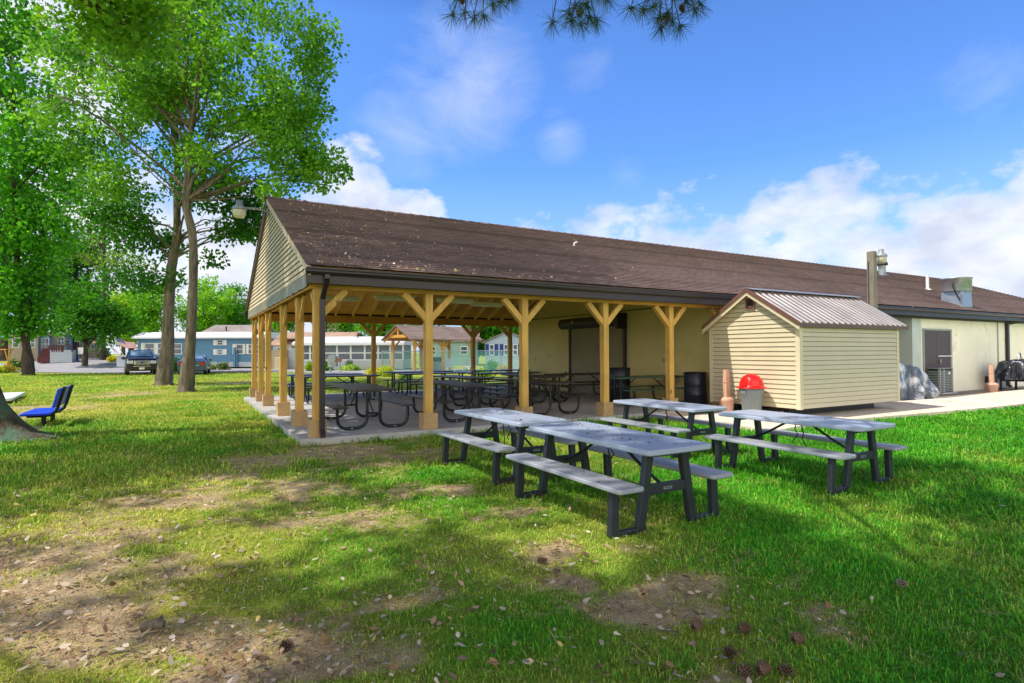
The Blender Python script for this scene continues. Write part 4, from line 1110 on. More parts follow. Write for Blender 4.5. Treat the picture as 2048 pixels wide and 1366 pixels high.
f = Front('storage_bin', 'low grey storage bin on the strip of grass left of the suv', 'bin', 233, 249, 734, 52.)
MB().box(0,0,0,f.w,.7,f.Z(713,240)).build('body', HS['skirt'], f.o, .04); MB().rslab(f.w/2,.35,f.w+.1,.85,f.Z(713,240)+.002,f.Z(711,240)+.03,.08).build('lid', HS['white'], f.o)
# park grill with a box on posts
f = Front('park_grill', 'grey barrel barbecue smoker with its steel box on posts at the roadside', 'grill', 657, 684, 748, 43.)
o = f.o
MB().tube([(.1,.1,0),(.1,.1,.9)], .06, 8).tube([(.85,.1,0),(.85,.1,1.1)], .05, 8).build('post', M['steel'], o)
MB().tube([(.3,-.25,f.Z(717,665)),(.3,.35,f.Z(717,665))], .3, 20).build('smoker_barrel', M['lampg'], o); MB().box(.0,-.2,f.Z(734,665),.62,.3,f.Z(720,665)).build('firebox', M['lampg'], o)
MB().box(.55,-.22,f.Z(724,665),1.0,.0,f.Z(716,665)).build('grate_box', M['vent'], o); MB().tube([(.75,0,f.Z(716,665)),(.75,0,f.Z(708,665))], .04, 8).build('chimney', M['steel'], o)
# gazebo: timber shelter
ga = thing('gazebo', 'small timber gazebo with a brown shingled gable roof inside the pool fence', 'gazebo', dp(829, 745, 42.), .75); ga.location.z = 0
gw, gl_, zE, zR = 3.0, 5.4, dp(800,681,43).z, dp(805,652,43).z
for x in (0, gl_*.48, gl_):
    for y in (0, gw):
        p_ = MB().box(x-.09,y-.09,0,x+.09,y+.09,zE+.05).build('post', M['beam'], ga)
        for dx in ((.6,) if x == 0 else (-.6,) if x == gl_ else (-.6,.6)): MB().bar((x,y,zE-.65),(x+dx,y,zE), .08,.1).build('brace', M['beam'], p_)
for y in (-.02, gw+.02): MB().box(-.5,y-.08,zE+.052,gl_+.5,y+.08,zE+.28).build('beam', M['beam'], ga)
ym = gw/2
for x in (-.5, gl_+.4):
    mb = MB().bar((x+.05,-.55,zE-.02),(x+.05,ym,zR-.12), .1,.2).bar((x+.05,gw+.55,zE-.02),(x+.05,ym,zR-.12), .1,.2).box(x,-.05,zE+.2,x+.1,gw+.05,zE+.42).box(x+.0,ym-.08,zE+.42,x+.09,ym+.08,zR-.2)
    mb.build('gable_truss', M['beam'], ga)
gable_roof(ga, -.45, gl_+.45, -.35, gw+.35, zE, zR, SH['brown'], .25)
# chain link fence round the pool
fm, nt, b = nodes_of('chain_link'); vec = coords(nt, rand=False)
sx = nd(nt, 'ShaderNodeSeparateXYZ'); nt.links.new(vec, sx.inputs[0])
def diag(sign):
    a = nd(nt, 'ShaderNodeMath', operation='MULTIPLY_ADD'); a.inputs[1].default_value = sign; nt.links.new(sx.outputs[2], a.inputs[0]); nt.links.new(sx.outputs[0], a.inputs[2])
    d = nd(nt, 'ShaderNodeMath', operation='DIVIDE'); d.inputs[1].default_value = .075; nt.links.new(a.outputs[0], d.inputs[0])
    fr = nd(nt, 'ShaderNodeMath', operation='FRACT'); nt.links.new(d.outputs[0], fr.inputs[0])
    l = nd(nt, 'ShaderNodeMath', operation='LESS_THAN'); l.inputs[1].default_value = .13; nt.links.new(fr.outputs[0], l.inputs[0]); return l.outputs[0]
mx = nd(nt, 'ShaderNodeMath', operation='MAXIMUM'); nt.links.new(diag(1), mx.inputs[0]); nt.links.new(diag(-1), mx.inputs[1])
nt.links.new(mx.outputs[0], b.inputs['Alpha']); b.inputs['Base Color'].default_value = rgb(120,186,190); b.inputs['Metallic'].default_value = .2; b.inputs['Roughness'].default_value = .4
FP = [dp(764, 746, 41.5), dp(852, 746, 42.), dp(947, 746, 42.), dp(1034, 746, 35.)]
FP = [Vector((p.x, p.y, 0)) for p in FP]; FP = [FP[0]+Vector((-3.2,14,0))]+FP
fn = thing('chain_link_fence', 'tall chain link fence with steel posts round the pool area behind the pavilion', 'fence', FP[1])
for a, b_ in zip(FP[:-1], FP[1:]):
    L = (b_-a).length; ang = math.atan2((b_-a).y, (b_-a).x); a0 = a-FP[1]
    m_ = MB().add([(0,0,.05),(L,0,.05),(L,0,1.58),(0,0,1.58)], [(0,1,2,3)]).build('wire_mesh', fm, fn); m_.location = a0; m_.rotation_euler.z = ang
    r = MB().tube([(0,0,1.6),(L,0,1.6)], .028, 8).build('top_rail', M['steel'], fn); r.location = a0; r.rotation_euler.z = ang
    k = max(1, int(L/2.4))
    for i in range(k):
        p_ = MB().tube([(L*i/k,.03,0),(L*i/k,.03,1.66)], .035, 8).build('fence_post', M['steel'], fn); p_.location = a0; p_.rotation_euler.z = ang
def lounge(label, u, v, rz):
    c = dp(u, v, 44.); c.z = 0
    o = thing('pool_chair', label, 'chair', c, rz, 'white pool chairs')
    MB().box(-.3,-.3,.36,.3,.3,.42).build('seat', WHITE, o, .02); b_ = MB().box(-.3,-.03,0,.3,.03,.65).build('backrest', HS['white'], o, .02); b_.location = (0,.3,.4); b_.rotation_euler = (R_(-20),0,0)
    for x in (-.27,.27):
        for y in (-.27,.27): MB().box(x-.03,y-.03,0,x+.03,y+.03,.36).build('leg', WHITE, o)
lounge('white pool chair behind the fence left of the gate post', 900, 744, .5); lounge('white pool chair behind the fence by the right gazebo post', 935, 744, -.4)
f = Front('gas_grill', 'dark gas barbecue with a domed lid inside the pool fence', 'grill', 866, 886, 744, 46.)
MB().box(0,0,.1,f.w,.5,.75).build('cabinet', M['lampg'], f.o, .03); MB().tube([(-.05,.25,.95),(f.w+.05,.25,.95)], .24, 18).build('lid', M['barrel'], f.o); MB().box(-.3,0,.76,f.w+.3,.5,.82).build('side_shelf', M['steel'], f.o)

# ------------------------------------------------------------------ trees and shrubs
def L3(r, g, b): return np.array([lin(r), lin(g), lin(b)])
def unit(v): return v/np.maximum(np.linalg.norm(v, axis=-1, keepdims=True), 1e-6)
def leaf_cloud(cent, rad, per, size, c1, c2, g, flat_=.75, hang=.2, shade=None):
    """leaves scattered round clump centres: kite shaped faces, random facing, tone varies by clump and leaf"""
    n = len(cent)
    k = np.repeat(np.arange(n), per); N = len(k)
    d = unit(g.normal(size=(N, 3))); r = g.random((N, 1))**.45
    off = d*r*rad[k][:, None]*np.array([1, 1, flat_])
    p = cent[k]+off
    dr = unit(d+g.normal(size=(N, 3))*.7+np.array([0, 0, -hang]))
    nm = unit(g.normal(size=(N, 3))*.8+np.array([0, 0, .7]))
    sd = unit(np.cross(dr, nm)); s = size*g.uniform(.65, 1.25, (N, 1))
    v = np.stack([p, p+dr*s*.45+sd*s*.36, p+dr*s, p+dr*s*.45-sd*s*.36], 1).reshape(-1, 3)
    f = np.arange(N*4).reshape(N, 4)
    ct = g.random(n)[k]*.6+g.random(N)*.4
    col = c1+(c2-c1)*ct[:, None]
    col = np.repeat(col*g.uniform(.8, 1.2, (N, 1)), 4, 0)
    return v, f, col
def limb(mb, a, b, r0, r1, g, n=7, wob=.06, sag=.0):
    a = np.array(a, float); b = np.array(b, float); L = np.linalg.norm(b-a); pts = []; rs = []
    o = g.normal(size=3)*L*wob; o2 = g.normal(size=3)*L*wob*.5
    for i in range(n):
        q = i/(n-1); w = math.sin(math.pi*q)
        p = a+(b-a)*q+o*w+o2*math.sin(2*math.pi*q)+np.array([0, 0, L*.10*w-sag*q*q*L])
        pts.append(tuple(p)); rs.append(r0+(r1-r0)*q**.8)
    mb.tube(pts, rs, 7, caps=False); return pts
def tree(name, label, base, path, blobs, leaf, c1, c2, barkm, per=55, crad=.8, seed=1, limb_r=.12, nl=26, group=None, lower=.25, flare=2.1, cat='tree', hang=.2, flat_=.75, twigs=True):
    """path: (dx,dy,z,r) of the trunk; blobs: (x,y,z,rx,ry,rz,clumps) in world metres"""
    g = np.random.default_rng(seed)
    o = thing(name, label, cat, base, 0, group); bx, by, bz = base
    tm = MB(); pts = []; rs = []
    z0 = path[0][2]
    P_ = np.array(path, float)
    zz = np.linspace(P_[0,2], P_[-1,2], 26)
    for i, z in enumerate(zz):
        x = np.interp(z, P_[:,2], P_[:,0]); y = np.interp(z, P_[:,2], P_[:,1]); r = np.interp(z, P_[:,2], P_[:,3])
        pts.append((x, y, z)); rs.append(r)
    # flared foot with root lobes
    nseg = 22; vs = []; foot = [(-.25, flare*1.15), (.0, flare), (.12, flare*.78), (.3, 1+(flare-1)*.42), (.6, 1+(flare-1)*.2), (1.1, 1.04)]
    lob = g.random(6)*6.28
    rings = []
    for z, k in foot:
        x = np.interp(z, P_[:,2], P_[:,0]); y = np.interp(z, P_[:,2], P_[:,1]); r = P_[0,3]
        ring = []
        for j in range(nseg):
            a = 2*math.pi*j/nseg
            w = 1+(k-1)*.22*math.cos(5*a+lob[0])+(k-1)*.14*math.cos(3*a+lob[1])
            ring.append((x+r*k*w*math.cos(a), y+r*k*w*math.sin(a), z))
        rings.append(ring)
    for z, r in zip(zz, rs):
        if z <= 1.3: continue
        x = np.interp(z, P_[:,2], P_[:,0]); y = np.interp(z, P_[:,2], P_[:,1])
        bumpk = 1+.10*math.sin(z*2.7+seed)*math.sin(z*1.3)
        rings.append([(x+r*bumpk*(1+.05*math.sin(3*2*math.pi*j/nseg+z))*math.cos(2*math.pi*j/nseg), y+r*bumpk*math.sin(2*math.pi*j/nseg), z) for j in range(nseg)])
    loft(tm, rings)
    C = []; Rr = []
    for x, y, z, rx, ry, rz, n in blobs:
        d = unit(g.normal(size=(n, 3))); r = g.random((n, 1))**.42
        C.append(np.array([x-bx, y-by, z-bz])+d*r*np.array([rx, ry, rz])); Rr.append(crad*g.uniform(.6, 1.3, n))
    C = np.concatenate(C); Rr = np.concatenate(Rr)
    zl = P_[0,2]+(P_[-1,2]-P_[0,2])*lower
    for i in g.permutation(len(C))[:nl]:
        c = C[i]; zs = np.clip(c[2]-np.hypot(c[0], c[1])*.55-g.random()*1.5, zl, P_[-1,2]*.97)
        a = (np.interp(zs, P_[:,2], P_[:,0]), np.interp(zs, P_[:,2], P_[:,1]), zs)
        rr = min(limb_r*(.5+.8*g.random()), np.interp(zs, P_[:,2], P_[:,3])*.7)
        pts = limb(tm, a, c, rr, rr*.16, g)
        if twigs:
            near_ = np.argsort(((C-c)**2).sum(1))[1:5]
            for q in near_:
                s_ = pts[g.integers(3, 6)]; limb(tm, s_, C[q], rr*.3, rr*.08, g, 5)
    tm.build('trunk', barkm, o)
    v, f, col = leaf_cloud(C, Rr, per, leaf, c1, c2, g, flat_, hang)
    npmesh('crown', v, f, M['leaf'], o, col)
    return o
def relpath(base, Y, pts):
    """trunk centre line and widths from survey angles at a given distance"""
    out = []
    for u, v, wpx in pts:
        p = dp(u, v, Y); out.append((p.x-base[0], 0, p.z-base[2], wpx*.36*Y/F))
    return out
GA, GB = L3(38,104,22), L3(136,190,58)         # fresh maple greens
GD, GE = L3(22,76,22), L3(84,148,42)           # darker
GY, GZ = L3(100,156,18), L3(186,214,56)         # sunny yellow green

def B(u, v, Y, ru, rv, ry, n):
    p = dp(u, v, Y); return (p.x, p.y, p.z, ru*Y/F, ry, rv*Y/F, n)
ba = gp(327, 770); ba = (ba.x, ba.y, 0.); Ya = ba[1]
tree('maple_tree', 'large maple with a thick bent trunk, the left and farther of the two big trunks', ba,
     [(0,0,0,.33)]+relpath(ba, Ya, [(336,690,32),(337,630,29),(341,554,25),(343,528,23),(355,478,22),(354,427,19),(355,351,16),(354,300,13),(350,200,10),(345,60,7),(340,-60,4)]),
     [B(330,190,Ya,190,170,4.5,84), B(200,420,Ya,60,34,2.,11), B(250,380,Ya,60,40,2.,11), B(450,390,Ya,90,36,2.4,30), B(470,455,Ya,48,20,1.5,15), B(520,425,Ya,44,18,1.2,9), B(290,480,Ya,52,22,1.4,13), B(240,440,Ya,60,24,1.6,14), B(240,560,Ya,46,12,1.6,6), B(310,560,Ya,40,18,1.4,7), B(420,520,Ya,16,10,.8,2), B(340,-60,Ya,190,120,4,40)],
     .2, GD, GE, M['bark'], per=85, crad=.8, seed=11, limb_r=.085, nl=34, lower=.3, hang=.5, flare=1.45)
bb = gp(371, 783); bb = (bb.x, bb.y, 0.); Yb = bb[1]
tree('maple_tree', 'tall maple with a straight grey trunk, the right and nearer of the two big trunks', bb,
     [(0,0,0,.25)]+relpath(bb, Yb, [(380,698,27),(384.5,630,24),(387,554,23),(387,503,23),(386,465,22),(372,427,21),(374,376,18),(378,300,16),(386,241,15),(358,122,10),(349,67,8),(345,-120,5)]),
     [B(430,130,Yb,215,130,4,112), B(590,320,Yb,66,56,2.,26), B(640,340,Yb,44,34,1.4,11), B(250,190,Yb,110,90,3.2,40), B(160,290,Yb,80,40,2.4,17), B(210,360,Yb,60,24,1.8,8), B(420,-70,Yb,230,100,4,64), B(540,230,Yb,110,70,3,30), B(330,300,Yb,100,40,3,11), B(625,100,Yb,36,90,2,18), B(120,110,Yb,44,90,2,12), B(600,230,Yb,60,40,1.6,14), B(560,400,Yb,50,18,1.4,6), B(440,330,Yb,70,26,2.,8), B(90,210,Yb,30,30,1.2,5)],
     .17, GA, GB, M['bark'], per=105, crad=.72, seed=21, limb_r=.065, nl=42, lower=.42, flare=1.5)
# near trunk at the left edge, crown mostly above the frame, widened to shade lawn and roof
bn_ = (-9.8, 10.2, 0.)
tree('maple_tree', 'broad mossy tree trunk cut by the left edge of the view', bn_,
     [(0,0,0,.56),(-.1,-.05,1.,.52),(-.5,-.1,2.2,.44),(-.9,-.1,4,.4),(-.8,-.2,7,.32),(-.5,-.3,11,.16)],
     [(-8.5,8.8,11.4,5.4,5.0,2.2,80), (-9.8,6.6,11.2,3.4,1.5,1.2,64), (-12.6,7.0,11.4,2.4,1.8,1.2,30), (-6.8,12.2,11.6,3.2,3.0,1.3,88), (-5.0,13.2,12.4,2.4,2.2,1.,34), (-4.5,11.2,11.8,2.0,1.6,1.,24), (-10.5,6.2,9.4,4,4,3,60), (-8.3,12.4,8.7,.9,.8,.8,16), (-9.3,12.6,9.9,1.2,1.,1.2,14)],
     .15, L3(60,124,26), L3(156,198,62), M['barkmoss'], per=130, crad=.66, seed=31, limb_r=.1, nl=26, lower=.9, flare=2.25)
# left group
c = gp(57, 750); bc = (c.x, c.y, 0.); Yc = c.y
tree('ivy_covered_tree', 'ivy wrapped tree with leaves growing down its dark trunk at the far left', bc,
     [(0,0,0,.36)]+relpath(bc, Yc, [(54,700,18),(46,640,18),(38,560,15),(30,450,12),(25,300,9),(22,100,5)]),
     [B(40,640,Yc,34,36,1.5,26), B(48,575,Yc,62,52,2.4,50), B(55,470,Yc,78,85,3.2,75), B(45,330,Yc,100,110,4.2,84), B(20,160,Yc,80,90,4,54), B(10,30,Yc,60,60,3,40), B(95,300,Yc,60,60,3,20), B(150,360,Yc,60,50,3,16)],
     .34, L3(24,96,18), L3(112,190,40), M['barkdark'], per=60, crad=1.15, seed=41, limb_r=.2, nl=44, lower=.3, flare=1.3)
def bgtree(name, label, u, vb, Y, blobs, c1, c2, tw=20, seed=5, leaf=.34, per=48, crad=1.2, trunk_top=None, barkm=None, nl=16, hang=.2, flat_=.75):
    a = dp(u, vb, Y); zb = float(H(a.x, Y)); base = (a.x, Y, zb)
    vt = min(b_[1]-b_[4] for b_ in blobs) if trunk_top is None else trunk_top
    zt = dp(u, vt+20, Y).z-zb
    bl = [B(b_[0], b_[1], b_[2], b_[3], b_[4], b_[5], b_[6]) for b_ in blobs]
    return tree(name, label, base, [(0,0,0,tw/2*Y/F),(.1,0,zt*.5,tw/2*Y/F*.75),(0,0,zt,.08)], bl, leaf, c1, c2, barkm or M['barkdark'], per=per, crad=crad, seed=seed, limb_r=.18, nl=nl, lower=.25, flare=1.5, group='trees beyond the road', hang=hang, flat_=flat_, twigs=False)
BGT = [
 ('broadleaf_tree','dense dark green tree right of the ivy covered tree, above the cottages',150,712,70,[(140,560,70,62,80,4,60),(165,500,70,45,50,3,26),(110,600,70,40,45,3,26)],GD,L3(70,140,30),14),
 ('broadleaf_tree','round leafy tree whose low crown hangs before the row of cottages',170,716,56,[(190,640,56,64,46,3,70),(165,600,56,45,32,2.5,24),(225,655,56,35,28,2,20)],L3(30,92,18),L3(90,158,34),9),
 ('pine_tree','tall pine with a bare grey trunk rising behind the white cottage',121,715,84,[(120,590,84,60,40,4,30),(125,520,84,45,60,4,24)],L3(26,66,30),L3(60,104,50),17),
 ('broadleaf_tree','sunlit yellow green tree just left of the blue mobile home',262,722,84,[(262,645,84,42,50,4,46),(240,610,84,26,24,3,14)],GY,GZ,10),
 ('broadleaf_tree','thin grey green tree crown standing tallest behind the yellow green one',246,720,108,[(246,610,108,28,24,3,22),(238,640,108,24,20,3,14)],L3(70,84,50),L3(120,128,84),7),
 ('broadleaf_tree','bright green tree directly behind the left end of the blue home',305,725,82,[(305,625,82,48,58,4,70),(275,655,82,24,28,3,16)],L3(66,140,22),L3(140,192,44),9),
 ('broadleaf_tree','bright tree seen between and right of the two big trunks',420,725,86,[(420,620,86,46,62,4,74),(395,650,86,30,36,3,24)],L3(76,150,24),L3(156,202,52),9),
 ('broadleaf_tree','small topped green tree left of the gable, behind the blue home',470,725,92,[(470,622,92,32,54,3.5,54),(480,655,92,36,28,3,22)],GA,L3(110,176,40),9),
 ('broadleaf_tree','green tree seen between the gable posts behind the white house',560,728,88,[(545,640,88,30,34,3,30),(570,652,88,26,26,3,20)],GD,GB,8),
 ('bare_tree','thin leaved greyish tree seen just right of the corner post',652,728,84,[(655,645,84,22,24,3,14)],L3(110,112,90),L3(150,150,120),7),
 ('broadleaf_tree','bright green tree behind the screened porch roof',690,730,92,[(690,640,92,32,32,3.5,44),(665,650,92,20,20,3,14)],L3(60,140,24),L3(128,188,50),8),
 ('broadleaf_tree','lush tree left of the gazebo roof seen under the back beam',765,730,90,[(765,640,90,46,32,4,60),(735,655,90,24,22,3,18)],L3(56,132,20),L3(130,190,48),8),
 ('broadleaf_tree','tree whose foliage fills the gap above the gazebo ridge',860,730,96,[(850,632,96,56,26,4,50)],GA,GB,8),
 ('broadleaf_tree','dark shady tree between the gazebo and the pale blue house',985,733,70,[(970,672,70,34,38,3,64),(1000,655,70,34,30,3,40)],GD,L3(84,150,34),8),
 ('broadleaf_tree','green tree behind the pale blue house at the back corner of the pavilion',1060,733,80,[(1050,655,80,44,34,3,50)],GA,GB,8),
]
for i, (n, lab, u, vb, Y, bl, c1, c2, tw) in enumerate(BGT): bgtree(n, lab, u, vb, Y, bl, c1, c2, tw, seed=100+i, leaf=.24+.0016*Y, per=84 if 'bare' not in n else 24)
bgtree('broadleaf_tree', 'slim dark trunk with drooping boughs at the very left edge behind the ivy tree', 6, 745, 62, [(0,560,62,30,70,3,40),(10,430,62,60,90,4,50)], GD, GA, 16, seed=130, leaf=.36)
bgtree('broadleaf_tree', 'light crowned tree spreading between the ivy tree and the two big trunks', 205, 725, 62, [(170,470,62,70,55,4,30),(250,525,62,46,26,3,22),(200,400,62,50,50,4,18)], L3(70,120,30), L3(140,176,60), 8, seed=131, leaf=.32, per=40)

def shrub(name, label, u, vb, Y, ru, rv, c1, c2, n=30, leaf=.12, per=40, seed=1, group=None, flower=None, crad=.22):
    a = dp(u, vb, Y); zb = float(H(a.x, Y)); g = np.random.default_rng(seed)
    o = thing(name, label, 'shrub', (a.x, Y, zb), 0, group)
    rx, rz = ru*Y/F, rv*Y/F
    d = unit(g.normal(size=(n, 3))); d[:, 2] = np.abs(d[:, 2]); r = g.random((n, 1))**.4
    C = d*r*np.array([rx, rx*.8, rz*1.7])+np.array([0, 0, .12])
    v, f, col = leaf_cloud(C, np.full(n, crad*max(1, rx)), per, leaf, c1, c2, g, .9, 0.)
    npmesh('foliage', v, f, M['leaf'], o, col)
    mb = MB()
    for i in range(7): limb(mb, (g.normal()*.05, g.normal()*.05, -.05), tuple(C[i]), .025, .008, g, 5)
    mb.build('stem', M['barkdark'], o)
    if flower is not None:
        v, f, col = leaf_cloud(C, np.full(n, crad*1.25*max(1, rx)), 7, leaf*.9, flower*.8, flower*1.1, g, .9, 0.)
        npmesh('flower', v, f, M['leaf'], o, col)
    return o
shrub('flowering_shrub','shrub with coral red flowers at the far left beside the ivy tree',14,731,47,18,7,L3(100,140,40),L3(190,190,90),30,.13,seed=1,flower=L3(230,90,70))
shrub('flowering_shrub','yellow green clump at the left edge next to the coral flowers',-2,733,46,10,6,L3(130,160,40),L3(200,210,80),18,.13,seed=2)
shrub('shrub','dark green bush behind the coral flowered shrub',33,728,52,15,11,GD,GA,26,.14,seed=3)
shrub('conifer_shrub','pale green upright conifer left of the flags',206,712,66,12,23,L3(70,100,60),L3(150,166,110),40,.2,seed=4)
shrub('flowering_shrub','low yellow flowering bush near the small flag',226,712,60,9,5,L3(150,160,20),L3(230,214,30),18,.14,seed=5)
shrub('shrub','rounded green bush between the two big trunks beside the sedan',352,735,46,10,15,L3(50,120,24),L3(110,180,50),34,.14,seed=6)
shrub('shrub','small olive bush below the small windows of the blue home, left one',425,738,51,11,7,L3(60,104,30),L3(140,166,70),22,.12,seed=7,group='bushes along the blue home')
shrub('shrub','small olive bush below the small windows of the blue home, right one',447,738,51,12,8,L3(60,90,34),L3(130,140,70),24,.12,seed=8,group='bushes along the blue home')
shrub('hedge_shrub','clipped yellow green hedge bush left of the corner post',621,738,47,12,9,L3(110,150,24),L3(170,196,50),40,.11,seed=9,crad=.16)
shrub('hedge_shrub','clipped dark green hedge bush right of the corner post',653,738,47,12,11,L3(40,110,20),L3(110,170,40),44,.11,seed=10,crad=.16)
shrub('conifer_shrub','small dark cone shaped conifer in front of the screened porch',698,735,48.5,8,10,L3(20,60,24),L3(60,110,44),26,.1,seed=12)
shrub('hosta','low clump of pale hostas around the small conifer',698,739,47.5,18,4,L3(110,160,50),L3(196,216,120),40,.16,seed=13)
shrub('flowering_shrub','yellow flowering bush beside the left middle back post',745,752,34,12,9,L3(150,170,30),L3(236,220,40),30,.1,seed=14)
shrub('flowering_shrub','yellow green bush just right of the left middle back post',770,748,36,15,9,L3(120,160,40),L3(210,210,70),34,.1,seed=15)
shrub('shrub','low green plant in front of the fence near the gazebo',812,757,30,14,5,L3(80,140,30),L3(160,196,70),20,.08,seed=16)
shrub('shrub','bright yellow green bush behind the long back tables',965,752,33,22,6,L3(110,160,20),L3(190,210,50),40,.1,seed=17)
shrub('shrub','green bush in front of the pale blue house',985,740,45,16,9,L3(60,130,40),L3(130,180,70),30,.14,seed=18)
shrub('flowering_shrub','cream flowered bush before the pale blue house',1005,742,42,11,6,L3(140,150,80),L3(220,200,140),24,.12,seed=19)

# ------------------------------------------------------------------ pine overhead: trunk beside the photographer, boughs reaching over the view
pb = (-2.6, -1.6, 0.)
g = np.random.default_rng(77)
pine = thing('pine_tree', 'long needled pine whose bough tips with cones hang into the top of the view', 'tree', pb)
tm = MB(); tm.tube([(0,0,-.2),(0,0,1),(.1,.05,4),(.15,.1,9),(.1,.1,15)], [.4,.32,.27,.2,.06], 16)
TIPS = []        # tufts in world coordinates
def bough(a, pts, r0=.05, tufts=(), side=10, spread=.7):
    p = [Vector(a)]+[Vector(q) for q in pts]
    lp = [tuple(q-Vector(pb)) for q in p]
    tm.tube(lp, list(np.linspace(r0, .012, len(lp))), 7, caps=False)
    return p
for u0, v0, Y, tl in ((965,-120,6.4,[(905,28),(915,-8),(930,22),(948,33),(968,30),(985,8),(1000,2),(1020,-4),(938,-20),(975,-14)]),
                      (1165,-130,6.0,[(1105,42),(1142,39),(1150,12),(1163,46),(1178,32),(1192,38),(1172,8),(1138,24),(1215,-6),(1180,-14),(1205,-12)]),
                      (1330,-130,6.3,[(1262,14),(1285,16),(1310,10),(1322,53),(1318,34),(1360,50),(1345,40),(1390,16),(1400,6),(1372,2),(1335,24),(1382,-8),(1300,-8),(1350,-14)])):
    root = dp(u0, v0, Y); tr0 = Vector((pb[0]+.15, pb[1]+.1, root.z+.7))
    mid = (tr0+root)/2+Vector((0,0,.5))
    bough(tr0, [tr0.lerp(mid,.5)+Vector((0,0,.2)), mid, root+Vector((0,-.4,.25)), root], .07)
    for k, (u, v) in enumerate(tl):
        tip = dp(u, v, Y+g.uniform(-.25,.25)); q = root.lerp(tip, .5)+Vector((g.uniform(-.08,.08), g.uniform(-.05,.05), .05))
        tm.tube([tuple(root-Vector(pb)), tuple(root.lerp(q,.5)+Vector((0,0,.04))-Vector(pb)), tuple(q-Vector(pb)), tuple(tip-Vector(pb))], [.014,.011,.008,.005], 6, caps=False)
        TIPS.append(tuple(tip))
NTIP = len(TIPS)
for _ in range(118):      # unseen rest of the crown, boughs spread to dapple the lawn
    a = g.uniform(0, 6.283) if _ < 14 else (g.uniform(.1, 1.5) if _ % 7 < 3 else g.uniform(1.5, 3.0)); R0 = g.uniform(2.2, 5.2) if _ < 14 else g.uniform(3.2, 8.6); zq = g.uniform(7.0, 12.5)
    tr0 = Vector((pb[0]+.12, pb[1]+.1, zq-.4)); en = tr0+Vector((math.cos(a)*R0, math.sin(a)*R0*(.8 if a > 1.5 else 1), g.uniform(.2,1.4)))
    if en.y > 2.5 and en.z < 8.6: en.z = 8.8
    bough(tr0, [tr0.lerp(en,.5)+Vector((0,0,.3)), en], .045)
    for c_ in range(int(2+R0*.55)):
        q0 = tr0.lerp(en, g.uniform(.4,1.0))+Vector((g.normal()*.45, g.normal()*.45, g.normal()*.2))
        tm.tube([tuple(tr0.lerp(en, .55)-Vector(pb)+(q0-tr0.lerp(en,.55))*.35), tuple(q0-Vector(pb))], [.014,.008], 5, caps=False)
        rr_ = g.uniform(.16, .36)
        for k in range(g.integers(9, 18)):
            q = q0+Vector(g.normal(size=3)*np.array([rr_, rr_, rr_*.45])); TIPS.append(tuple(q))
tm.build('trunk', M['barkdark'], pine)
T = np.array(TIPS)-np.array(pb); per = 105
k = np.repeat(np.arange(len(T)), per); N = len(k)
d = unit(g.normal(size=(N, 3))+np.array([0,0,-.55])); ln_ = g.uniform(.12, .2, (N,1)); wide = np.where(k < NTIP, 1., 1.75)[:, None]; sd = unit(np.cross(d, g.normal(size=(N,3))))*.002*wide  # needles out of view widened so they cast denser shade
p0 = T[k]+d*.01; droop = np.array([0,0,-.018])
v = np.stack([p0-sd, p0+sd, p0+d*ln_+droop+sd*.4, p0+d*ln_+droop-sd*.4], 1).reshape(-1, 3)
npmesh('needles', v, np.arange(N*4).reshape(N,4), M['needle'], pine, np.repeat(L3(30,62,40)+(L3(70,104,70)-L3(30,62,40))*g.random((N,1)), 4, 0))
M['cone'] = wood('pine_cone_scale', rgb(124,94,74), 'z', knots=False)
M['core'] = surf('pine_cone_core', rgb(46,34,28), .9, .2, 20)
M['cone2'] = surf('pine_cone_pale', rgb(178,154,130), .8, .3, 30)
def cone_mesh(mb, L=.085, R=.03, n=11):
    """scales laid in rising spirals round a core"""
    mb.lathe([(0,-L/2),(R*.5,-L*.38),(R*.56,0),(R*.36,L*.36),(0,L/2)], n=10, mi=1)
    for i in range(74):
        q = i/73; z = -L*.46+L*.94*q; a = i*2.39996; r = R*(.55+.5*math.sin(math.pi*min(1,q*.93+.12)))
        ca, sa = math.cos(a), math.sin(a); w = .0085*(1.15-q*.6)
        p = Vector((ca*r*.55, sa*r*.55, z)); e = Vector((ca*r*1.3, sa*r*1.3, z+.01)); t_ = Vector((-sa, ca, 0))*w
        mb.add([p-t_*.5, p+t_*.5, e+t_, e-t_, e+Vector((0,0,.004))], [(0,1,2,3),(3,2,4),(1,0,4)])
    return mb
for (u, v_) in ((1158,26),(1162,22),(1330,32),(1336,38),(1364,16),(924,0)):
    o = cone_mesh(MB(), .1, .024).build('cone', [M['cone'], M['core']], pine); o.location = dp(u, v_, 6.25)-Vector(pb); o.rotation_euler = (R_(150+20*math.sin(u)), .5*math.sin(v_), u)
# ------------------------------------------------------------------ grass blades, litter, cones on the ground
def blocked(x, y):
    s = (x-PX)*CY_+(y-PY)*SY_; t = -(x-PX)*SY_+(y-PY)*CY_
    b_ = (s > -.2)&(t > -.12)&(t < 10.4)
    pathm = (s > 7.47)&(t > -3.0-.045*np.clip(s-9,0,99)-.3*np.clip((9.4-s)/2,0,1)+.0)
    return b_|pathm
N = 860000
g = np.random.default_rng(5)
y = 2.1*(45/2.1)**(g.random(N)**.95); x = (g.random(N)*2-1)*(1.12*np.minimum(y,60)+2.4)
y, x = y[(y < 28)|(x < 4)], x[(y < 28)|(x < 4)]; N = len(x)
so = soil(x, y); dr_ = dry(x, y)
tuft = fbm(x*3.2, y*3.2, 61)
keep = (g.random(N) > so*.93-.06)&~blocked(x, y)
keep &= g.random(N) < np.clip(.45+tuft*.9-dr_*.25, .1, 1)
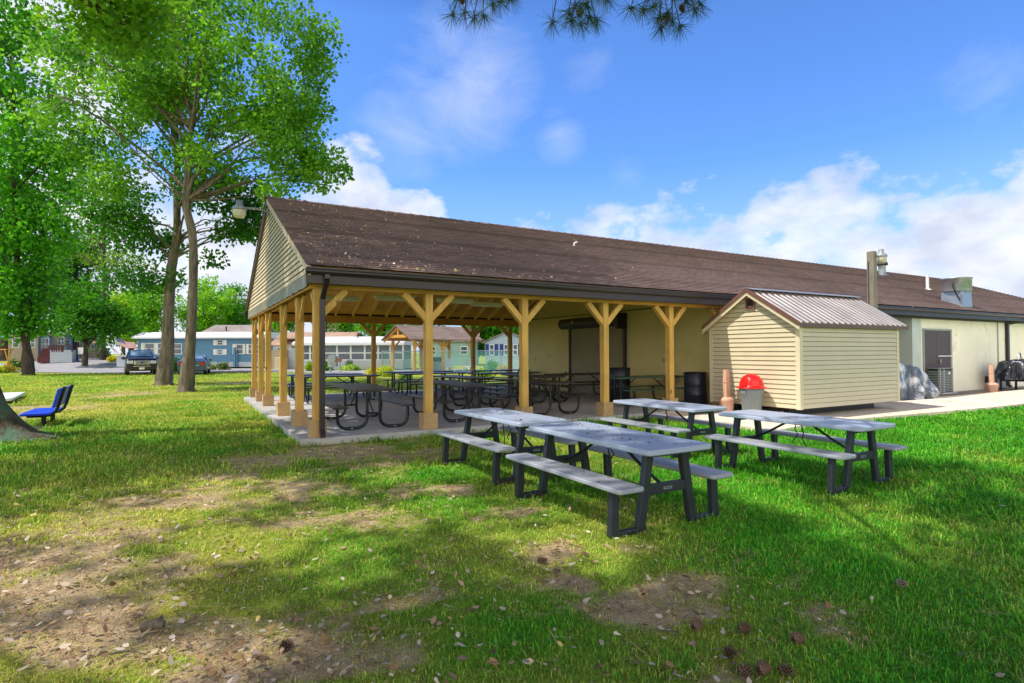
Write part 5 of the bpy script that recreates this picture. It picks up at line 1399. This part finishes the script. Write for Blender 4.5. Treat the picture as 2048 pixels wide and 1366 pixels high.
x, y, so, dr_, tuft = [a[keep] for a in (x, y, so, dr_, tuft)]; N = len(x)
dist = np.hypot(x, y)
hgt = (.5+.5*np.clip(1.3-so, 0, 1))*(.022+.032*g.random(N)**1.5+.035*np.clip(tuft-.45,0,1)*(1-dr_))*(1-.45*so)*(1.05-.35*dr_)*np.clip(dist/5, .85, 1.7)
hgt = hgt*np.where(g.random(N) < .035, 1.9, 1)
ss_ = (x-PX)*CY_+(y-PY)*SY_; tt_ = -(x-PX)*SY_+(y-PY)*CY_
edge = np.exp(-(np.maximum(-.12-tt_, 0)/.14))*(ss_ > -.6)*(ss_ < 9)*(tt_ < 0)+np.exp(-np.maximum(-.2-ss_, 0)/.12)*(ss_ < 0)*(tt_ > 0)*(tt_ < 10.4)
hgt = hgt*(1+1.3*np.clip(edge, 0, 1)*(vnoise(x*5, y*5, 71) > .35))
wd = np.maximum(.0021, .00062*dist)*g.uniform(.7, 1.3, N)
az = g.uniform(0, 6.283, N); lean = g.uniform(.15, 1.25, N)
dx, dy = np.cos(az), np.sin(az)
base = np.stack([x, y, np.full(N, -.015)+(fbm(x*.7, y*.7, 51)-.5)*.04], 1)
side = np.stack([-dy, dx, np.zeros(N)], 1)*wd[:, None]
mid = base+np.stack([dx*lean*hgt*.35, dy*lean*hgt*.35, hgt*.62], 1)
tip = base+np.stack([dx*lean*hgt*1.05, dy*lean*hgt*1.05, hgt*np.clip(1.1-.45*lean, .3, 1)], 1)
v = np.stack([base-side, base+side, mid+side*.75, mid-side*.75, tip], 1).reshape(-1, 3)
i0 = np.arange(N)*5
q = np.stack([i0, i0+1, i0+2, i0+3], 1); tr = np.stack([i0+3, i0+2, i0+4, i0+4], 1)
lush1, lush2 = L3(24,118,14), L3(96,190,34); st1, st2 = L3(150,170,44), L3(226,214,112)
rc = g.random(N)[:, None]; dk = np.clip(dr_*1.0+so*.8+g.normal(size=N)*.22-.08, 0, 1)[:, None]
col = (lush1+(lush2-lush1)*rc)*(1-dk)+(st1+(st2-st1)*rc)*dk
col = np.clip(col*(.92+.56*vnoise(x*1.2, y*1.2, 9)[:, None]), 0, .9)
# quads and tip triangles as one mesh
me = bpy.data.meshes.new('grass')
me.vertices.add(len(v)); me.vertices.foreach_set('co', v.astype(np.float32).ravel())
lp_ = np.concatenate([q.ravel(), tr[:, :3].ravel()]).astype(np.int32)
me.loops.add(len(lp_)); me.loops.foreach_set('vertex_index', lp_)
me.polygons.add(2*N); me.polygons.foreach_set('loop_start', np.concatenate([np.arange(0, 4*N, 4), 4*N+np.arange(0, 3*N, 3)]).astype(np.int32))
me.update(calc_edges=True)
a = me.color_attributes.new('Col', 'FLOAT_COLOR', 'POINT'); c4 = np.ones((len(v), 4), np.float32)
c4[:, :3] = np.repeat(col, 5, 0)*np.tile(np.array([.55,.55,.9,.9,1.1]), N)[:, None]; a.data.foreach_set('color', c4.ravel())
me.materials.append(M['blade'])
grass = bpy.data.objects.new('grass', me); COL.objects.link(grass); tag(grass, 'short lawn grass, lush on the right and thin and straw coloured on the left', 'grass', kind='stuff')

def litter(name, label, P, Nrm, size, cols, seed):
    g = np.random.default_rng(seed); N = len(P)
    n_ = unit(Nrm+g.normal(size=(N,3))*.28); a = unit(np.cross(n_, g.normal(size=(N,3)))); b_ = np.cross(n_, a)
    s = size[:, None]*(.35+1.1*g.random((N,1))**1.4); cu = n_*s*g.uniform(-.1,.32,(N,1))
    w1 = g.uniform(.2,.34,(N,1)); w2 = g.uniform(.14,.3,(N,1)); bend = g.uniform(-.12,.12,(N,1))
    v = np.stack([P-a*s*.5, P-a*s*.22+b_*s*w1+cu*.3, P+a*s*.18+b_*s*w2+cu*.5, P+a*s*.52+b_*s*bend+cu, P+a*s*.16-b_*s*w2+cu*.7, P-a*s*.24-b_*s*w1+cu*.2], 1).reshape(-1,3)
    c = cols[g.integers(0, len(cols), N)]*g.uniform(.5,1.1,(N,1))
    o = npmesh(name, v, np.arange(N*6).reshape(N,6), M['litter'], None, np.repeat(c,6,0))
    return tag(o, label, 'leaves', kind='stuff')
LC = np.array([L3(200,178,146), L3(222,204,180), L3(168,132,96), L3(206,176,112), L3(136,104,78), L3(214,196,180), L3(186,154,128), L3(150,120,92), L3(196,182,160)])
g = np.random.default_rng(15); N = 34000
y = 2.2*(15/2.2)**(g.random(N)**.9); x = (g.random(N)*2-1)*(1.0*y+.6)
dens = np.clip(.10+.65*soil(x,y)+.22*dry(x,y)-.16*sstep((x-.2)/2.2), .008, 1)*np.clip(1.6-y/13, .25, 1)
keep = (g.random(N) < dens*.55)&~blocked(x,y)
x, y = x[keep], y[keep]
P = np.stack([x, y, .012+.018*g.random(len(x))], 1)
litter('fallen_leaves', 'pale dry leaves scattered over the lawn and bare soil', P, np.tile([0,0,1.], (len(x),1)), np.full(len(x), .043), LC*.95, 3)
g = np.random.default_rng(19); N = 26000
y = 2.2*(12/2.2)**(g.random(N)**.9); x = (g.random(N)*2-1)*(1.0*y+.6)
keep = (g.random(N) < np.clip(soil(x,y)*1.2+.12*dry(x,y)+.03, 0, 1)*np.clip(1.5-y/10, .1, 1))&~blocked(x,y); x, y = x[keep], y[keep]; N = len(x)
a = g.uniform(0, 6.283, N); L_ = g.uniform(.02, .075, N); w_ = np.maximum(.0011, .0004*y)*g.uniform(.7,1.6,N)
dd = np.stack([np.cos(a), np.sin(a), g.uniform(-.05,.2,N)], 1); ss = np.stack([-np.sin(a), np.cos(a), np.zeros(N)], 1)*w_[:,None]
P = np.stack([x, y, .006+.012*g.random(N)], 1)
v = np.stack([P-dd*L_[:,None]-ss, P-dd*L_[:,None]+ss, P+dd*L_[:,None]+ss, P+dd*L_[:,None]-ss], 1).reshape(-1,3)
cc = np.array([L3(150,112,76), L3(186,150,106), L3(104,78,56), L3(210,182,138)])[g.integers(0,4,N)]*g.uniform(.6,1.1,(N,1))
tag(npmesh('pine_straw', v, np.arange(N*4).reshape(N,4), M['litter'], None, np.repeat(cc,4,0)), 'brown pine needles and twig crumbs on the worn ground', 'pine straw', kind='stuff')
# leaves caught on the shingles near the open gable
N = 900; s = np.abs(g.normal(size=N))*2.8; t = T0+.1+(TR-T0)*g.random(N)**1.9*.95
keep = (s < 9)&(g.random(N) < .85); s, t = s[keep], t[keep]
P = np.stack([PX+s*CY_-t*SY_, PY+s*SY_+t*CY_, ZE+SLP*(t-T0)+.03], 1)
litter('fallen_leaves', 'pale leaves caught on the shingles near the open gable', P, np.tile([.22,-.34,.9], (len(s),1)), np.full(len(s), .055), np.minimum(LC*1.3,1), 4)
PP = []
for (s0, t0, a, k_, dz, lab), cnt in zip(FOLD, (80, 60, 10, 8)):
    for _ in range(cnt): 
        kz = .95 if k_ < .98 else .985; p = W(s0+g.uniform(-.33,.33), t0+g.uniform(-.86,.86), .74*kz+dz+.006); PP.append(tuple(p))
    for _ in range(cnt//6):
        p = W(s0-.535*k_+g.uniform(-.1,.1), t0+g.uniform(-.8,.8), .445*kz+dz+.006); PP.append(tuple(p))
P = np.array(PP); litter('fallen_leaves', 'brown leaf scraps lying on the grey folding tables and their seats', P, np.tile([0,0,1.], (len(P),1)), np.full(len(P), .03), LC[[0,2,4,6]]*.75, 6)
CONES = [(1113,1150,'pale pine cone left of centre near the leaf patch',.8),(1802,1176,'lone pine cone on the lush grass at the right',.2),(1488,1267,'pale pine cone above the cluster at the bottom right',1.2),
  (1595,1288,'dark pine cone lying in shade right of the pale one',2.),(1460,1316,'dark flat pine cone left of the bottom cluster',.1),(1489,1353,'leftmost cone of the bottom edge cluster',1.),(1526,1350,'middle cone of the bottom edge cluster',2.2),
  (1571,1352,'right cone of the bottom edge cluster',.4),(1083,1128,'small dark cone beside the pale bare patch under the nearest table',1.5),(572,1303,'dark pine cone on the clover at the bottom left',.6),(1393,1262,'small dark cone at the top of the leaf litter patch',2.6)]
c0 = None
for u, v_, lab, rz in CONES:
    p = gp(u, v_)
    if c0 is None: c0 = cone_mesh(MB(), .1, .036).build('pine_cone', [M['cone2'], M['core']]); o = c0
    else: o = c0.copy(); COL.objects.link(o)
    o.scale = (.68,.68,.68)
    o.location = (p.x, p.y, .03); o.rotation_euler = (R_(90), 0, math.pi/2+(rz-1.2)*.5); tag(o, lab, 'pine cone', 'pine cones on the lawn')
    if 'dark' in lab or 'cluster' in lab: o.data = o.data.copy(); o.data.materials[0] = M['cone']
p = gp(307, 1264); lg = MB().tube([(-.06,0,.03),(.0,.01,.038),(.05,0,.034)], [.026,.03,.022], 9).tube([(.0,.01,.045),(.03,.05,.06)], .009, 6).build('bark_piece', M['bark']); lg.location = p; lg.rotation_euler.z = .3
tag(lg, 'broken piece of bark on bare soil at the bottom left', 'bark')
p = gp(664, 1247.); tw_ = MB().tube([(-.1,0,.012),(-.02,.015,.02),(.08,-.01,.014)], [.006,.005,.003], 6).build('twig', M['bark']); tw_.location = gp(262,1312); tag(tw_, 'thin grey twig on the soil at the bottom left corner', 'twig')

# ------------------------------------------------------------------ camera, sky, sun
cam = bpy.data.cameras.new('camera'); co = bpy.data.objects.new('camera', cam); COL.objects.link(co)
cam.sensor_width = 36; cam.sensor_fit = 'HORIZONTAL'; cam.lens = F*36/2048; cam.clip_end = 5000; cam.clip_start = .05
mt = Matrix.Rotation(math.pi/2+PITCH, 4, 'X') @ Matrix.Rotation(-ROLL*-1, 4, 'Z')
co.matrix_world = Matrix.Translation((0,0,CZ)) @ mt
scene.camera = co
AZ_, EL = R_(197.), R_(58.)
sdir = Vector((math.cos(AZ_)*math.cos(EL), math.sin(AZ_)*math.cos(EL), math.sin(EL)))
sun = bpy.data.lights.new('sun', 'SUN'); sun.energy = 5.0; sun.angle = R_(.5); sun.color = (1, .95, .86)
so_ = bpy.data.objects.new('sun', sun); COL.objects.link(so_); so_.rotation_euler = sdir.to_track_quat('Z', 'Y').to_euler()
w = bpy.data.worlds.new('World'); scene.world = w; w.use_nodes = True; nt = w.node_tree
bg = nt.nodes['Background']; bg.inputs['Strength'].default_value = .15
sk = nd(nt, 'ShaderNodeTexSky', sky_type='NISHITA'); sk.sun_disc = False; sk.sun_elevation = EL; sk.sun_rotation = math.atan2(sdir.x, sdir.y)
sk.air_density = 1.0; sk.dust_density = .4; sk.ozone_density = 1.6
tc = nd(nt, 'ShaderNodeTexCoord'); vec = tc.outputs['Generated']
base = mixc(nt, 1., sk.outputs[0], (.72, 1.12, 1.75, 1), 'MULTIPLY')
zen = nd(nt, 'ShaderNodeSeparateXYZ'); nt.links.new(vec, zen.inputs[0])
base = mixc(nt, 1., base, ramp(nt, zen.outputs[2], [(.5, (1,1,1,1)), (.7, (.14,.17,.24,1))]), 'MULTIPLY')      # deeper blue overhead, darkened out of view to cut fill on the ground
hz = ramp(nt, zen.outputs[2], [(.0, (.75,.75,.75,1)), (.3, (0,0,0,1))]); base = mixc(nt, hz, base, (3.6,4.9,6.7,1))
def vm(op, a, b_=None):
    n = nd(nt, 'ShaderNodeVectorMath', operation=op)
    nt.links.new(a, n.inputs[0])
    if b_ is not None: n.inputs[1].default_value = b_
    return n
def mth(op, a, b_=None, c=None):
    n = nd(nt, 'ShaderNodeMath', operation=op)
    for i, val in enumerate((a, b_, c)):
        if val is None: continue
        if hasattr(val, 'links'): nt.links.new(val, n.inputs[i])
        else: n.inputs[i].default_value = val
    return n.outputs[0]
def blob(u, v, rad, amp):
    d = Vector(ray(u, v)).normalized()
    l = vm('DISTANCE', vec, tuple(d)); q = mth('DIVIDE', l.outputs['Value'], rad)
    return mth('MULTIPLY', mth('POWER', mth('MAXIMUM', mth('SUBTRACT', 1., q), 0.), .6), amp)
tot = None
for u, v_, rd_, am in ((1150,560,.2,.5),(1400,550,.19,.52),(1560,590,.22,.55),(1750,580,.22,.58),(1885,455,.11,.6),(1990,540,.18,.56),(2090,350,.1,.46),(2120,490,.17,.5),(1100,425,.06,.36),(820,435,.09,.46),(700,375,.1,.56),(640,470,.17,.52),(480,570,.3,.6),(300,570,.28,.6),(60,60,.3,.46),(60,380,.3,.5),(2040,650,.28,.6),(870,510,.11,.36)):
    bl = blob(u, v_, rd_, am); tot = bl if tot is None else mth('MAXIMUM', tot, bl)
nz = nd(nt, 'ShaderNodeTexNoise'); nz.inputs['Scale'].default_value = 7.5; nz.inputs['Detail'].default_value = 9; nz.inputs['Roughness'].default_value = .58
st_ = vm('MULTIPLY', vec, (1,1,1.7)); nt.links.new(st_.outputs[0], nz.inputs['Vector'])
dn = mth('ADD', tot, mth('MULTIPLY', mth('SUBTRACT', nz.outputs['Fac'], .5), .95))
cm = ramp(nt, dn, [(.27, (0,0,0,1)), (.36, (.62,.62,.62,1)), (.52, (1,1,1,1))])
# thin wisps
wv = nd(nt, 'ShaderNodeTexNoise'); wv.inputs['Scale'].default_value = 5.; wv.inputs['Detail'].default_value = 9; wv.inputs['Roughness'].default_value = .66; wv.inputs['Distortion'].default_value = .5
s2 = vm('MULTIPLY', vec, (1.1,1,2.2)); nt.links.new(s2.outputs[0], wv.inputs['Vector'])
wt = None
for u, v_, rd_, am in ((930,160,.17,.5),(800,270,.13,.46),(880,240,.12,.42),(1120,270,.07,.42),(1190,140,.12,.3),(2000,170,.12,.35),(1260,350,.08,.3),(980,110,.12,.4)):
    bl = blob(u, v_, rd_, am); wt = bl if wt is None else mth('MAXIMUM', wt, bl)
wm = ramp(nt, mth('MULTIPLY', wt, mth('MULTIPLY', wv.outputs['Fac'], 1.7)), [(.2, (0,0,0,1)), (.6, (.5,.5,.5,1))])
sh = nd(nt, 'ShaderNodeTexNoise'); sh.inputs['Scale'].default_value = 11.; sh.inputs['Detail'].default_value = 7
of = vm('ADD', st_.outputs[0], (.0,.0,-.05)); nt.links.new(of.outputs[0], sh.inputs['Vector'])
ccol = ramp(nt, sh.outputs['Fac'], [(.34, (4.5,4.95,6.2,1)), (.5, (5.8,6.1,6.8,1)), (.64, (7.0,7.1,7.3,1))])
# unseen bright bank behind the camera, added as fill for camera-facing surfaces
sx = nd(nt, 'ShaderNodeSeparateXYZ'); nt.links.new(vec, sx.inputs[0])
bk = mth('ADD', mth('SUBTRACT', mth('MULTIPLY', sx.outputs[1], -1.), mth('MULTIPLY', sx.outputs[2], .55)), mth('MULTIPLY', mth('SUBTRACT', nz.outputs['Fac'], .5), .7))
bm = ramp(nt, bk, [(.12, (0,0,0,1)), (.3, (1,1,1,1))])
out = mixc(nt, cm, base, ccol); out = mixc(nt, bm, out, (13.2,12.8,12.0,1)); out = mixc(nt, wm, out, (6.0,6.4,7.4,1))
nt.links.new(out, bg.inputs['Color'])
scene.view_settings.view_transform = 'Standard'; scene.view_settings.look = 'None'; scene.view_settings.exposure = 0
scene.cycles.max_bounces = 6; scene.cycles.diffuse_bounces = 3; scene.cycles.transparent_max_bounces = 16
